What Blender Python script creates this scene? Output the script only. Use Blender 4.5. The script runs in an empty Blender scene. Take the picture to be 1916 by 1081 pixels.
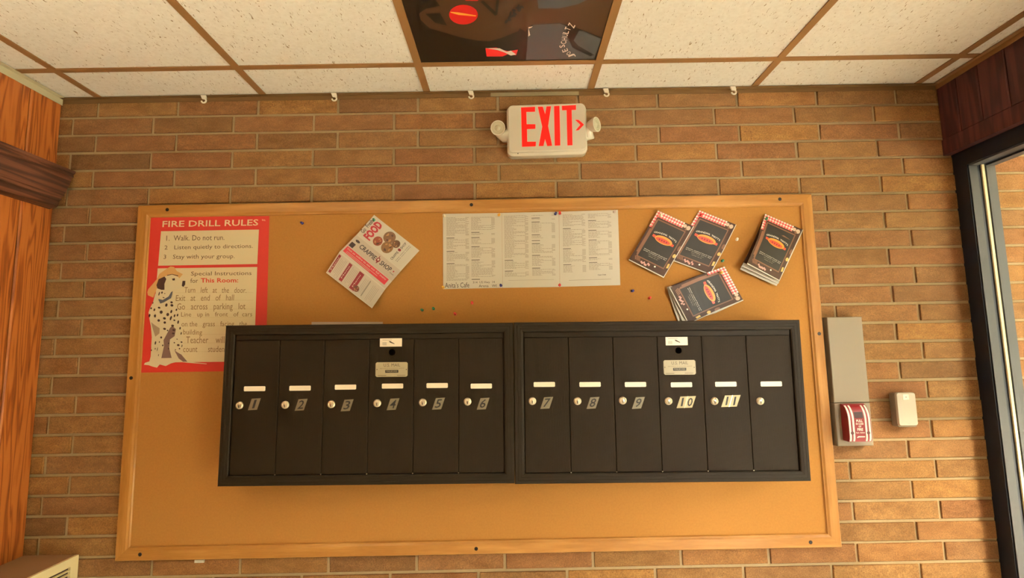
import bpy, bmesh, math, random
from mathutils import Vector, Matrix
random.seed(7)
R = random.random
sc = bpy.context.scene
COL = sc.collection
ZO = 2.53                                  # floor level below the first mortar joint under the ceiling

# ------------------------------------------------------------------ camera
CX, CY, CZ = 0.1194, -1.8695, -0.8862 + ZO
YAW, PIT, ROL, FPX = 0.0035, 0.1157, -0.0181, 982.365
fw = Vector((math.sin(YAW)*math.cos(PIT), math.cos(YAW)*math.cos(PIT), math.sin(PIT)))
rt0 = Vector((math.cos(YAW), -math.sin(YAW), 0)); up0 = rt0.cross(fw)
rt = rt0*math.cos(ROL) + up0*math.sin(ROL); up = -rt0*math.sin(ROL) + up0*math.cos(ROL)
cam = bpy.data.objects.new('camera', bpy.data.cameras.new('camera')); COL.objects.link(cam)
cam.data.sensor_width = 36; cam.data.lens = 36*FPX/1916; cam.data.clip_start = 0.02
M = Matrix((rt, up, -fw)).transposed().to_4x4(); M.translation = (CX, CY, CZ)
cam.matrix_world = M
sc.camera = cam

# ------------------------------------------------------------------ world, sun, daylight, exposure
vs = sc.view_settings
vs.view_transform = 'Standard'; vs.look = 'None'; vs.gamma = 1; vs.use_curve_mapping = False
vs.exposure = 0.12
W = bpy.data.worlds.new('sky'); sc.world = W; W.use_nodes = True
wn = W.node_tree.nodes; wl = W.node_tree.links
bg = wn['Background']
tc = wn.new('ShaderNodeTexCoord'); sp = wn.new('ShaderNodeSeparateXYZ'); rp = wn.new('ShaderNodeValToRGB')
wl.new(tc.outputs['Generated'], sp.inputs[0]); wl.new(sp.outputs[2], rp.inputs[0]); wl.new(rp.outputs[0], bg.inputs[0])
rp.color_ramp.elements[0].color = (1.0, 0.965, 0.87, 1); rp.color_ramp.elements[0].position = 0.0
rp.color_ramp.elements[1].color = (0.92, 0.93, 0.86, 1); rp.color_ramp.elements[1].position = 0.8
bg.inputs[1].default_value = 66.0
SUN_DIR = Vector((-0.88, 1.0, -0.75)).normalized()
sun = bpy.data.objects.new('sun', bpy.data.lights.new('sun', 'SUN')); COL.objects.link(sun)
sun.data.energy = 4.2; sun.data.angle = math.radians(1.2); sun.data.color = (1.0, 0.86, 0.62)
sun.rotation_euler = SUN_DIR.to_track_quat('-Z', 'Y').to_euler()
por = bpy.data.objects.new('window_portal', bpy.data.lights.new('window_portal', 'AREA')); COL.objects.link(por)
por.data.shape = 'RECTANGLE'; por.data.size = 2.2; por.data.size_y = 3.0; por.data.cycles.is_portal = True
por.location = (1.9, -1.56, 1.15); por.rotation_euler = (0, math.radians(90), 0)
LAMP_E = 2.2          # ceiling troffer strength

# ------------------------------------------------------------------ helpers
def ray(u, v):
    return fw + rt*((u-958)/FPX) - up*((v-540.5)/FPX)
def at(u, v, c=0.0, ax=1):
    """point of the real plane y=c (ax=1), x=c (0) or z=c (2) that stands where photo pixel (u,v) sees it"""
    d = ray(u, v); o = (CX, CY, CZ)
    t = (c-o[ax])/d[ax]
    return Vector(o) + d*t
def lin(c):
    return tuple(((x/255)/12.92 if x/255 <= .04045 else ((x/255+.055)/1.055)**2.4) for x in c)
MATS = {}
def mat(name, rgb, rough=.6, metal=0, emit=None, estr=0, bump=None, spec=.5, nvar=0, nscale=20):
    if name in MATS: return MATS[name]
    m = bpy.data.materials.new(name); m.use_nodes = True; nt = m.node_tree; b = nt.nodes['Principled BSDF']
    col = lin(rgb)+(1,)
    b.inputs['Base Color'].default_value = col; b.inputs['Roughness'].default_value = rough
    b.inputs['Metallic'].default_value = metal; b.inputs['Specular IOR Level'].default_value = spec
    if emit: b.inputs['Emission Color'].default_value = lin(emit)+(1,); b.inputs['Emission Strength'].default_value = estr
    if nvar or bump:
        g = nt.nodes.new('ShaderNodeNewGeometry'); n = nt.nodes.new('ShaderNodeTexNoise')
        n.inputs['Scale'].default_value = nscale; n.inputs['Detail'].default_value = 5
        nt.links.new(g.outputs['Position'], n.inputs['Vector'])
        if nvar:
            mx = nt.nodes.new('ShaderNodeMix'); mx.data_type = 'RGBA'
            mx.inputs['A'].default_value = tuple(x*(1-nvar) for x in col[:3])+(1,)
            mx.inputs['B'].default_value = tuple(min(1, x*(1+nvar)) for x in col[:3])+(1,)
            nt.links.new(n.outputs[0], mx.inputs['Factor']); nt.links.new(mx.outputs['Result'], b.inputs['Base Color'])
        if bump:
            bp = nt.nodes.new('ShaderNodeBump'); bp.inputs['Strength'].default_value = bump[0]; bp.inputs['Distance'].default_value = bump[1]
            nt.links.new(n.outputs[0], bp.inputs['Height']); nt.links.new(bp.outputs[0], b.inputs['Normal'])
    MATS[name] = m
    return m
def N(nt, kind, **kw):
    n = nt.nodes.new(kind)
    for k, v in kw.items(): setattr(n, k, v)
    return n
def newmat(name):
    m = bpy.data.materials.new(name); m.use_nodes = True; MATS[name] = m
    return m, m.node_tree, m.node_tree.nodes['Principled BSDF'], m.node_tree.links
def ramp(nt, stops, interp='LINEAR'):
    r = nt.nodes.new('ShaderNodeValToRGB'); r.color_ramp.interpolation = interp
    e = r.color_ramp.elements
    e[0].position, e[0].color = stops[0][0], lin(stops[0][1])+(1,)
    e[1].position, e[1].color = stops[-1][0], lin(stops[-1][1])+(1,)
    for p, c in stops[1:-1]:
        x = e.new(p); x.color = lin(c)+(1,)
    return r
def mapped(nt, scale, src='Position'):
    if src == 'Position': g = nt.nodes.new('ShaderNodeNewGeometry'); o = g.outputs['Position']
    else: g = nt.nodes.new('ShaderNodeTexCoord'); o = g.outputs['Object']
    mp = nt.nodes.new('ShaderNodeMapping'); mp.inputs['Scale'].default_value = scale
    nt.links.new(o, mp.inputs[0]); return mp.outputs[0]

def brick_mat(name, per_island=False):
    m, nt, b, L = newmat(name)
    if per_island: g = N(nt, 'ShaderNodeNewGeometry'); rnd = g.outputs['Random Per Island']
    else: g = N(nt, 'ShaderNodeObjectInfo'); rnd = g.outputs['Random']
    r = ramp(nt, [(0, (156, 116, 75)), (.22, (168, 127, 77)), (.45, (156, 109, 69)), (.62, (177, 131, 75)), (.8, (140, 104, 65)), (1, (164, 119, 76))])
    L.new(rnd, r.inputs[0])
    n = N(nt, 'ShaderNodeTexNoise'); n.inputs['Scale'].default_value = 14; n.inputs['Detail'].default_value = 6; n.inputs['Roughness'].default_value = .65
    L.new(mapped(nt, (1, 1, 2.2)), n.inputs['Vector'])
    r2 = ramp(nt, [(.3, (205, 190, 170)), (.7, (255, 255, 255))]); L.new(n.outputs[0], r2.inputs[0])
    mx = N(nt, 'ShaderNodeMix', data_type='RGBA', blend_type='MULTIPLY'); mx.inputs['Factor'].default_value = 1
    L.new(r.outputs[0], mx.inputs['A']); L.new(r2.outputs[0], mx.inputs['B'])
    n2 = N(nt, 'ShaderNodeTexNoise'); n2.inputs['Scale'].default_value = 260; n2.inputs['Detail'].default_value = 4; n2.inputs['Roughness'].default_value = .7
    L.new(mapped(nt, (1, 1, 1)), n2.inputs['Vector']); r4 = ramp(nt, [(.33, (186, 180, 172)), (.67, (255, 255, 255))]); L.new(n2.outputs[0], r4.inputs[0])
    mg = N(nt, 'ShaderNodeMix', data_type='RGBA', blend_type='MULTIPLY'); mg.inputs['Factor'].default_value = 1
    L.new(mx.outputs['Result'], mg.inputs['A']); L.new(r4.outputs[0], mg.inputs['B']); mx = mg
    v = N(nt, 'ShaderNodeTexNoise'); v.inputs['Scale'].default_value = 150; v.inputs['Detail'].default_value = 2
    L.new(mapped(nt, (1, 1, .7)), v.inputs['Vector'])
    r3 = ramp(nt, [(.67, (0, 0, 0)), (.74, (255, 255, 255))]); L.new(v.outputs[0], r3.inputs[0])
    mx2 = N(nt, 'ShaderNodeMix', data_type='RGBA'); L.new(r3.outputs[0], mx2.inputs['Factor'])
    L.new(mx.outputs['Result'], mx2.inputs['A']); mx2.inputs['B'].default_value = lin((104, 64, 36))+(1,)
    L.new(mx2.outputs['Result'], b.inputs['Base Color']); b.inputs['Roughness'].default_value = .85; b.inputs['Specular IOR Level'].default_value = .25
    bp = N(nt, 'ShaderNodeBump'); bp.inputs['Strength'].default_value = .5; bp.inputs['Distance'].default_value = .0015
    n3 = N(nt, 'ShaderNodeTexNoise'); n3.inputs['Scale'].default_value = 160; n3.inputs['Detail'].default_value = 4
    L.new(mapped(nt, (1, 1, 1)), n3.inputs['Vector']); L.new(n3.outputs[0], bp.inputs['Height']); L.new(bp.outputs[0], b.inputs['Normal'])
    return m
def wood_mat(name, cols, axis_scale, rough=.45, ringscale=1.0, dist=6, src='Position', contrast=(.25, .75), spec=.4):
    m, nt, b, L = newmat(name)
    vec = mapped(nt, axis_scale, src)
    n0 = N(nt, 'ShaderNodeTexNoise'); n0.inputs['Scale'].default_value = 1.0; n0.inputs['Detail'].default_value = 2; L.new(vec, n0.inputs['Vector'])
    ml = N(nt, 'ShaderNodeMath', operation='MULTIPLY'); ml.inputs[1].default_value = dist; L.new(n0.outputs[0], ml.inputs[0])
    fr = N(nt, 'ShaderNodeMath', operation='SINE')
    m2 = N(nt, 'ShaderNodeMath', operation='MULTIPLY'); m2.inputs[1].default_value = 6.283*ringscale; L.new(ml.outputs[0], m2.inputs[0]); L.new(m2.outputs[0], fr.inputs[0])
    m3 = N(nt, 'ShaderNodeMath', operation='MULTIPLY_ADD'); m3.inputs[1].default_value = .5; m3.inputs[2].default_value = .5; L.new(fr.outputs[0], m3.inputs[0])
    n1 = N(nt, 'ShaderNodeTexNoise'); n1.inputs['Scale'].default_value = 9; n1.inputs['Detail'].default_value = 6; L.new(vec, n1.inputs['Vector'])
    ad = N(nt, 'ShaderNodeMix', data_type='FLOAT'); ad.inputs['Factor'].default_value = .5
    L.new(m3.outputs[0], ad.inputs['A']); L.new(n1.outputs[0], ad.inputs['B'])
    r = ramp(nt, [(contrast[0], cols[0]), ((contrast[0]+contrast[1])/2, cols[1]), (contrast[1], cols[2])]); L.new(ad.outputs['Result'], r.inputs[0])
    L.new(r.outputs[0], b.inputs['Base Color']); b.inputs['Roughness'].default_value = rough; b.inputs['Specular IOR Level'].default_value = spec
    bp = N(nt, 'ShaderNodeBump'); bp.inputs['Strength'].default_value = .25; bp.inputs['Distance'].default_value = .001
    L.new(n1.outputs[0], bp.inputs['Height']); L.new(bp.outputs[0], b.inputs['Normal'])
    return m
def tile_mat():
    m, nt, b, L = newmat('mineral fibre tile')
    v = N(nt, 'ShaderNodeTexNoise'); v.inputs['Scale'].default_value = 1; v.inputs['Detail'].default_value = 1.5; v.inputs['Distortion'].default_value = .9
    L.new(mapped(nt, (210, 58, 1)), v.inputs['Vector'])
    r = ramp(nt, [(.66, (0, 0, 0)), (.73, (255, 255, 255))]); L.new(v.outputs[0], r.inputs[0])
    n = N(nt, 'ShaderNodeTexNoise'); n.inputs['Scale'].default_value = 90; n.inputs['Detail'].default_value = 5; L.new(mapped(nt, (1, 1, 1)), n.inputs['Vector'])
    r2 = ramp(nt, [(.3, (232, 229, 220)), (.6, (240, 238, 230))]); L.new(n.outputs[0], r2.inputs[0])
    mx = N(nt, 'ShaderNodeMix', data_type='RGBA'); L.new(r.outputs[0], mx.inputs['Factor']); L.new(r2.outputs[0], mx.inputs['A'])
    mx.inputs['B'].default_value = lin((150, 128, 98))+(1,)
    L.new(mx.outputs['Result'], b.inputs['Base Color']); b.inputs['Roughness'].default_value = .95; b.inputs['Specular IOR Level'].default_value = .1
    bp = N(nt, 'ShaderNodeBump'); bp.inputs['Strength'].default_value = .6; bp.inputs['Distance'].default_value = .001
    L.new(n.outputs[0], bp.inputs['Height']); L.new(bp.outputs[0], b.inputs['Normal'])
    return m
def rib_mat():
    m, nt, b, L = newmat('ribbed bronze metal')
    w = N(nt, 'ShaderNodeTexWave'); w.inputs['Scale'].default_value = 90; w.inputs['Distortion'].default_value = .3
    L.new(mapped(nt, (1, 0, 0.02)), w.inputs['Vector'])
    b.inputs['Base Color'].default_value = lin((35, 25, 13))+(1,); b.inputs['Roughness'].default_value = .6; b.inputs['Metallic'].default_value = 0; b.inputs['Specular IOR Level'].default_value = .12
    bp = N(nt, 'ShaderNodeBump'); bp.inputs['Strength'].default_value = .2; bp.inputs['Distance'].default_value = .0008
    L.new(w.outputs[1], bp.inputs['Height']); L.new(bp.outputs[0], b.inputs['Normal'])
    return m
def glass_mat():
    m = bpy.data.materials.new('window glass'); m.use_nodes = True; nt = m.node_tree; nt.nodes.clear()
    o = nt.nodes.new('ShaderNodeOutputMaterial'); mx = nt.nodes.new('ShaderNodeMixShader'); t = nt.nodes.new('ShaderNodeBsdfTransparent')
    g = nt.nodes.new('ShaderNodeBsdfGlossy'); g.inputs['Roughness'].default_value = .02; t.inputs[0].default_value = (.93, .93, .92, 1)
    mx.inputs[0].default_value = .05
    nt.links.new(t.outputs[0], mx.inputs[1]); nt.links.new(g.outputs[0], mx.inputs[2]); nt.links.new(mx.outputs[0], o.inputs[0])
    return m

BRICK = brick_mat('tan brick'); BRICKS = brick_mat('tan brick course', True)
MORTAR = mat('mortar', (162, 140, 107), .95, bump=(.6, .002), nscale=120, nvar=.12, spec=.1)
OAK = wood_mat('golden oak panelling', [(100, 44, 12), (156, 82, 30), (176, 100, 44)], (1, 16, 1.1), ringscale=1.6, dist=8, rough=.45, contrast=(.12, .62))
FRAMEWOOD = wood_mat('varnished pine', [(152, 101, 42), (170, 118, 56), (184, 133, 70)], (3, 3, 30), ringscale=.6, dist=3, contrast=(.1, .9), rough=.32)
FRAMEWOODV = wood_mat('varnished pine upright', [(152, 101, 42), (170, 118, 56), (184, 133, 70)], (30, 3, 3), ringscale=.6, dist=3, contrast=(.1, .9), rough=.32)
WALNUT = wood_mat('dark walnut', [(60, 33, 20), (84, 48, 31), (104, 62, 42)], (20, 1.2, 26), rough=.5)
MAHOG = wood_mat('maroon stained wood', [(62, 30, 30), (78, 38, 38), (88, 46, 44)], (20, 20, 1.5), rough=.55)
TILE = tile_mat()
CORK = mat('pressed cork', (164, 114, 56), .9, nvar=.13, nscale=160, bump=(.3, .0006), spec=.15)
EDGE = mat('dark brown wall angle', (104, 76, 42), .6, spec=.2)
RUNNER = mat('brown ceiling runner', (138, 100, 58), .5, spec=.4)
ANGLE = mat('pale wall angle', (196, 186, 156), .6)
BRONZE = mat('dark bronze metal', (35, 26, 15), .55, 0, spec=.14); DOORM = rib_mat()
BLACK = mat('black', (14, 12, 11), .6); DARKF = mat('dark window frame', (16, 21, 36), .45, .1)
FRAMEG = mat('grey window frame', (52, 49, 50), .5, .1)
PAPER = mat('white paper', (208, 201, 188), .8, nvar=.02, nscale=30, spec=.2)
INK = mat('dark ink', (86, 74, 64), .8); INKL = mat('pale grey ink', (168, 156, 142), .8); PEN = mat('pen ink', (70, 52, 52), .8)
PLASTIC = mat('cream plastic', (216, 207, 188), .45); WHITEP = mat('white plastic', (236, 228, 212), .45)
CHROME = mat('nickel', (206, 194, 172), .3, .85)
GLASS = glass_mat()
COVMAT = {}

class MB:
    def __init__(s): s.v = []; s.f = []; s.m = []
    def poly(s, pts, mi=0):
        k = len(s.v); s.v += [Vector(p) for p in pts]; s.f.append(list(range(k, k+len(pts)))); s.m.append(mi)
    def raw(s, vs_, fs, mi=0):
        k = len(s.v); s.v += [Vector(p) for p in vs_]
        for f in fs: s.f.append([i+k for i in f]); s.m.append(mi)
    def box(s, x0, x1, y0, y1, z0, z1, mi=0):
        p = [(x, y, z) for x in (x0, x1) for y in (y0, y1) for z in (z0, z1)]
        s.raw(p, [(0, 1, 3, 2), (4, 6, 7, 5), (0, 4, 5, 1), (2, 3, 7, 6), (0, 2, 6, 4), (1, 5, 7, 3)], mi)
    def prism(s, base, off, mi=0, caps=True):
        n = len(base); off = Vector(off); a = [Vector(p) for p in base]; b = [p+off for p in a]
        fs = [(i, (i+1) % n, n+(i+1) % n, n+i) for i in range(n)]
        if caps: fs += [tuple(range(n))[::-1], tuple(range(n, 2*n))]
        s.raw(a+b, fs, mi)
    def disc(s, c, r, u, w, mi=0, n=20, ru=None):
        c, u, w = Vector(c), Vector(u), Vector(w); ru = ru or r
        s.poly([c+u*(ru*math.cos(2*math.pi*i/n))+w*(r*math.sin(2*math.pi*i/n)) for i in range(n)], mi)
    def lathe(s, c, axis, prof, n=20, mi=0, cap=True):
        """prof: (distance along axis, radius)"""
        c, ax = Vector(c), Vector(axis).normalized(); u = ax.orthogonal().normalized(); w = ax.cross(u)
        k = len(s.v)
        for d, r in prof:
            for i in range(n): s.v.append(c+ax*d+u*(r*math.cos(2*math.pi*i/n))+w*(r*math.sin(2*math.pi*i/n)))
        for j in range(len(prof)-1):
            for i in range(n): s.f.append([k+j*n+i, k+j*n+(i+1) % n, k+(j+1)*n+(i+1) % n, k+(j+1)*n+i]); s.m.append(mi)
        if cap:
            s.f.append([k+i for i in range(n)][::-1]); s.m.append(mi)
            s.f.append([k+(len(prof)-1)*n+i for i in range(n)]); s.m.append(mi)
    def tube(s, pts, r, n=10, mi=0):
        k = len(s.v); P = [Vector(p) for p in pts]; prev = None
        for i, p in enumerate(P):
            t = (P[min(i+1, len(P)-1)]-P[max(i-1, 0)]).normalized()
            u = t.orthogonal().normalized() if prev is None else (prev-t*prev.dot(t)).normalized()
            prev = u; w = t.cross(u); rr = r[i] if isinstance(r, (list, tuple)) else r
            for j in range(n): s.v.append(p+u*(rr*math.cos(2*math.pi*j/n))+w*(rr*math.sin(2*math.pi*j/n)))
        for i in range(len(P)-1):
            for j in range(n): s.f.append([k+i*n+j, k+i*n+(j+1) % n, k+(i+1)*n+(j+1) % n, k+(i+1)*n+j]); s.m.append(mi)
        s.f.append([k+j for j in range(n)][::-1]); s.m.append(mi); s.f.append([k+(len(P)-1)*n+j for j in range(n)]); s.m.append(mi)
    def frame(s, x0, x1, z0, z1, prof, mi=0):
        """mitred frame: prof = (inset, y) swept round the rectangle"""
        k = len(s.v)
        for t, y in prof:
            for x, z in ((x0+t, z0+t), (x1-t, z0+t), (x1-t, z1-t), (x0+t, z1-t)): s.v.append(Vector((x, y, z)))
        for j in range(len(prof)-1):
            for i in range(4): s.f.append([k+j*4+i, k+j*4+(i+1) % 4, k+(j+1)*4+(i+1) % 4, k+(j+1)*4+i]); s.m.append(mi)
    def mesh(s, name, mats, origin=(0, 0, 0), smooth=False, fix=True):
        me = bpy.data.meshes.new(name); o = Vector(origin)
        me.from_pydata([p-o for p in s.v], [], s.f); me.validate()
        for m in (mats if isinstance(mats, (list, tuple)) else [mats]): me.materials.append(m)
        if len(me.polygons) == len(s.m): me.polygons.foreach_set('material_index', s.m)
        if fix:
            bm = bmesh.new(); bm.from_mesh(me); bmesh.ops.recalc_face_normals(bm, faces=bm.faces); bm.to_mesh(me); bm.free()
        if smooth:
            me.polygons.foreach_set('use_smooth', [True]*len(me.polygons))
            try: me.set_sharp_from_angle(angle=math.radians(38))
            except Exception: pass
        me.update(); return me
    def build(s, name, mats, parent=None, smooth=False, local=False, fix=True):
        """world coordinates, or the parent's own frame when local=True"""
        org = Vector((0, 0, 0))
        if parent is not None and not local: org = parent['_o'] if '_o' in parent else (0, 0, 0)
        o = bpy.data.objects.new(name, s.mesh(name, mats, org, smooth, fix)); COL.objects.link(o)
        if parent is not None: o.parent = parent
        return o
def tag(o, label=None, cat=None, group=None, kind=None):
    if label: o['label'] = label
    if cat: o['category'] = cat
    if group: o['group'] = group
    if kind: o['kind'] = kind
    return o
def thing(name, label, cat, loc, group=None):
    o = bpy.data.objects.new(name, None); COL.objects.link(o); o.empty_display_size = .05
    o.location = loc; o['_o'] = list(loc); return tag(o, label, cat, group)
def inherit(o, parent):
    if '_o' in parent: o['_o'] = list(parent['_o'])
    return o
_T = {}
def glyphs(txt, bold=0, res=2):
    key = (txt, bold)
    if key in _T: return _T[key]
    cu = bpy.data.curves.new('t', 'FONT'); cu.body = txt; cu.resolution_u = res; cu.offset = bold; cu.size = 1
    ob = bpy.data.objects.new('t', cu); COL.objects.link(ob)
    bpy.context.view_layer.update()
    me = bpy.data.meshes.new_from_object(ob.evaluated_get(bpy.context.evaluated_depsgraph_get()))
    V = [(v.co.x, v.co.y) for v in me.vertices]; F = [tuple(p.vertices) for p in me.polygons]
    COL.objects.unlink(ob); bpy.data.objects.remove(ob); bpy.data.meshes.remove(me); bpy.data.curves.remove(cu)
    x0 = min(p[0] for p in V); x1 = max(p[0] for p in V); y0 = min(p[1] for p in V); y1 = max(p[1] for p in V)
    V = [((x-x0)/(x1-x0 or 1), (y1-y)/(y1-y0 or 1)) for x, y in V]
    _T[key] = (V, F); return _T[key]
def text(mb, txt, TL, TR, BL, fn, mi=0, bold=0, arc=0):
    """letters fill the box TL-TR-BL of fn's own plane; fn(u,v) -> world"""
    V, F = glyphs(txt, bold)
    ex = (TR[0]-TL[0], TR[1]-TL[1]); ey = (BL[0]-TL[0], BL[1]-TL[1])
    out = []
    for a, b in V:
        q = arc*(4*(a-.5)**2)
        out.append(fn(TL[0]+ex[0]*a+ey[0]*(b+q), TL[1]+ex[1]*a+ey[1]*(b+q)))
    mb.raw(out, F, mi)
def quad(mb, pts, fn, mi=0): mb.poly([fn(*p) for p in pts], mi)
def ell(mb, c, ru, rv, fn, mi=0, ang=0, n=14):
    ca, sa = math.cos(ang), math.sin(ang)
    mb.poly([fn(c[0]+ru*math.cos(t)*ca-rv*math.sin(t)*sa, c[1]+ru*math.cos(t)*sa+rv*math.sin(t)*ca) for t in [2*math.pi*i/n for i in range(n)]], mi)
def crop(x0, y0, s): return lambda x, y: (x0+x/s, y0+y/s)
def plane(y): return lambda u, v: at(u, v, -y)

# ------------------------------------------------------------------ structure: brick wall
CO, BL_, JW = .0677, .2985, .010
XL, XR = -1.538, 1.762
def struct(mb, name, m, smooth=False):
    return tag(mb.build(name, m, None, smooth), kind='structure')
_bm = {}
def brick_mesh(w, h=CO-JW):
    key = round(w, 3)
    if key in _bm: return _bm[key]
    mb = MB(); c = .0017; d = .035
    f = [(c, 0, c), (w-c, 0, c), (w-c, 0, h-c), (c, 0, h-c)]; g = [(0, c, 0), (w, c, 0), (w, c, h), (0, c, h)]; b = [(x, d, z) for x, _, z in g]
    mb.raw(f+g+b, [(0, 1, 2, 3)] + [(i, 4+i, 4+(i+1) % 4, (i+1) % 4) for i in range(4)] + [(4+i, 8+i, 8+(i+1) % 4, 4+(i+1) % 4) for i in range(4)] + [(8, 9, 10, 11)])
    _bm[key] = mb.mesh('brick', BRICK); return _bm[key]
def courses(x0, x1, zlo, zhi):
    """brick rectangles of the running third bond"""
    for r in range(-1, 40):
        zt = ZO-(r-1)*CO - JW/2; zb = zt-(CO-JW)
        if zb > zhi or zt < zlo: continue
        ph = -.213 if r % 2 == 0 else -.004
        k = math.floor((x0-ph)/BL_)
        while ph+k*BL_ < x1:
            a = max(x0, ph+k*BL_+JW/2); b = min(x1, ph+(k+1)*BL_-JW/2); k += 1
            if b-a > .012: yield r, a, b, zb, zt
mb = MB(); mb.box(XL-.12, XR+.02, .006, .16, 0, 2.75); wall_back = struct(mb, 'wall_back', MORTAR)
stuffb = MB()
for r, a, b, zb, zt in courses(XL-.010, XR, .02, 2.62):
    yy = random.uniform(-.0012, .0018)
    hid = a > -1.17 and b < 1.17 and zt < ZO-.36 and zb > ZO-1.53
    if zt > ZO-1.76 and not hid:
        o = bpy.data.objects.new('brick', brick_mesh(b-a)); COL.objects.link(o); o.location = (a, yy, zb); o.parent = wall_back
        o.rotation_euler = (random.uniform(-.006, .006), random.uniform(-.003, .003), random.uniform(-.004, .004))
    elif not hid:
        stuffb.box(a, b, yy, .03, zb, zt)
tag(stuffb.build('brick_courses', BRICKS, wall_back), kind='stuff')
# the same wall goes on outdoors beyond the glass
mb = MB(); mb.box(XR+.02, 5.2, .006, .16, -.05, 3.3); wall_out = struct(mb, 'wall_outside', MORTAR)
stuffb = MB()
for r, a, b, zb, zt in courses(1.865, 5.2, .0, 3.2):
    yy = random.uniform(-.0012, .0018)
    if a < 2.15 and ZO-1.3 < zb and zt < ZO-.2:
        o = bpy.data.objects.new('brick', brick_mesh(b-a)); COL.objects.link(o); o.location = (a, yy, zb); o.parent = wall_out
    else: stuffb.box(a, b, yy, .03, zb, zt)
tag(stuffb.build('brick_courses', BRICKS, wall_out), kind='stuff')

# floor, other walls, outdoors
FLOORM = mat('pale floor tile', (228, 224, 214), .5, nvar=.1, nscale=6)
PAINT = mat('pale wall paint', (224, 220, 206), .7)
mb = MB(); mb.box(XL-.12, 1.80, -4.6, .16, -.1, 0); struct(mb, 'floor', FLOORM)
mb = MB(); mb.box(XL-.12, 1.90, -4.7, -4.6, -.1, 2.75); struct(mb, 'wall_front', PAINT)
mb = MB(); mb.box(1.86, 14, -14, 8, -.16, -.06); struct(mb, 'ground_outside', mat('pale concrete', (232, 226, 208), .9, nvar=.05, nscale=3))
mb = MB(); mb.box(1.88, 7, -1.9, .1, 2.78, 2.98); mb.box(1.88, 2.9, -4.7, -1.9, 2.78, 2.98); struct(mb, 'sun_cut_canopy', PAINT)  # unseen canopy, shaped to cut the sun patch and the high sky
mb = MB(); mb.box(1.88, 2.96, -2.1, -1.9, -.06, 2.78); struct(mb, 'sun_cut_wing', BRICKS)  # unseen wing added to bound the sun patch on the brick
mb = MB(); mb.box(8, 8.4, -14, 8, -.06, 4.4); struct(mb, 'sky_block_hedge', mat('olive sky blocker', (70, 76, 44), .9, nvar=.5, nscale=6))  # unseen hedge added to keep the low sky out of the window
# left wall of oak boards
mb = MB(); mb.box(XL-.12, XL-.012, -4.6, .16, 0, 2.75); wall_left = struct(mb, 'wall_left', BLACK)
ys = [-.001, -.128]
while ys[-1] > -4.5: ys.append(ys[-1]-random.choice([.14, .18, .16, .2]))
for i in range(len(ys)-1):
    mb = MB(); a, b = ys[i+1]+.002, ys[i]-.002; c = .004
    mb.prism([(XL-.012, a, 0), (XL-c, a, 0), (XL, a+c, 0), (XL, b-c, 0), (XL-c, b, 0), (XL-.012, b, 0)], (0, 0, 2.60))
    mb.build('plank', OAK, wall_left)
# right wall: header of stained boards above the window, solid end
mb = MB(); mb.box(1.745, 1.90, -4.6, .005, ZO-.20, 2.75); mb.box(1.745, 1.90, -4.6, -3.1, 0, ZO-.2); wall_right = struct(mb, 'wall_right', MAHOG)
gy = [-.0, -.084, -.171, -.271]
while gy[-1] > -3.0: gy.append(gy[-1]-.092)
for i in range(len(gy)-1):
    mb = MB(); a, b, c = gy[i+1]+.0015, gy[i]-.0015, .003
    mb.prism([(1.745, a, ZO-.142), (1.73+c, a, ZO-.142), (1.73, a+c, ZO-.142), (1.73, b-c, ZO-.142), (1.73+c, b, ZO-.142), (1.745, b, ZO-.142)], (0, 0, .215))
    mb.build('board', MAHOG, wall_right)
mb = MB(); mb.box(1.729, 1.745, -3.1, -.0, ZO-.202, ZO-.144); mb.build('bottom_rail', MAHOG, wall_right)

# ------------------------------------------------------------------ ceiling
ZC = ZO+.0731
mb = MB(); mb.box(XL-.12, 1.9, -4.6, .16, ZC+.05, ZC+.09); ceiling = struct(mb, 'ceiling', PAINT)
T = .6096; X0 = -1.3965
xs = [XL] + [X0+T*i for i in range(6)] + [1.73]
yr = [-.2-1.2192*i for i in range(4)]
yedge = [0] + yr + [-4.6]
LAMP_TILES = [(4, 2), (2, 3)]
painted = None
for i in range(len(xs)-1):
    for j in range(len(yedge)-1):
        x0, x1, y1, y0 = xs[i]+.002, xs[i+1]-.002, yedge[j]-.002, yedge[j+1]+.002
        if x1-x0 < .02: continue
        if (i, j) == (3, 1): painted = (x0, x1, y0, y1); continue
        if (i, j) in LAMP_TILES: continue
        mb = MB(); mb.box(x0, x1, y0, y1, ZC+.002, ZC+.018); mb.build('ceiling_tile', TILE, ceiling)
def runner(x0, x1, y0, y1, z=0):
    mb = MB()
    mb.box(x0, x1, y0, y1, ZC-.0015+z, ZC+.0015+z)
    if x1-x0 < y1-y0: c = (x0+x1)/2; mb.box(c-.001, c+.001, y0, y1, ZC+.0015, ZC+.045)
    else: c = (y0+y1)/2; mb.box(x0, x1, c-.001, c+.001, ZC+.0015, ZC+.045)
    mb.build('runner', RUNNER, ceiling)
for x in xs[1:-1]: runner(x-.0125, x+.0125, -4.6, -.004)
for y in yr:
    for i in range(len(xs)-1): runner(xs[i]+(.0126 if i else .002), xs[i+1]-(.0126 if i < len(xs)-2 else .002), y-.0115, y+.0115)
mb = MB(); mb.box(XL, 1.73, -.018, -.001, ZC-.003, ZC-.001); mb.box(XL, 1.73, -.003, -.001, ZC-.018, ZC-.003); struct(mb, 'trim_1', EDGE)
mb = MB(); mb.box(XL+.001, XL+.020, -4.6, -.02, ZC-.003, ZC-.001); mb.box(XL+.001, XL+.003, -4.6, -.004, ZC-.026, ZC-.003); struct(mb, 'trim_2', ANGLE)
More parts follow.
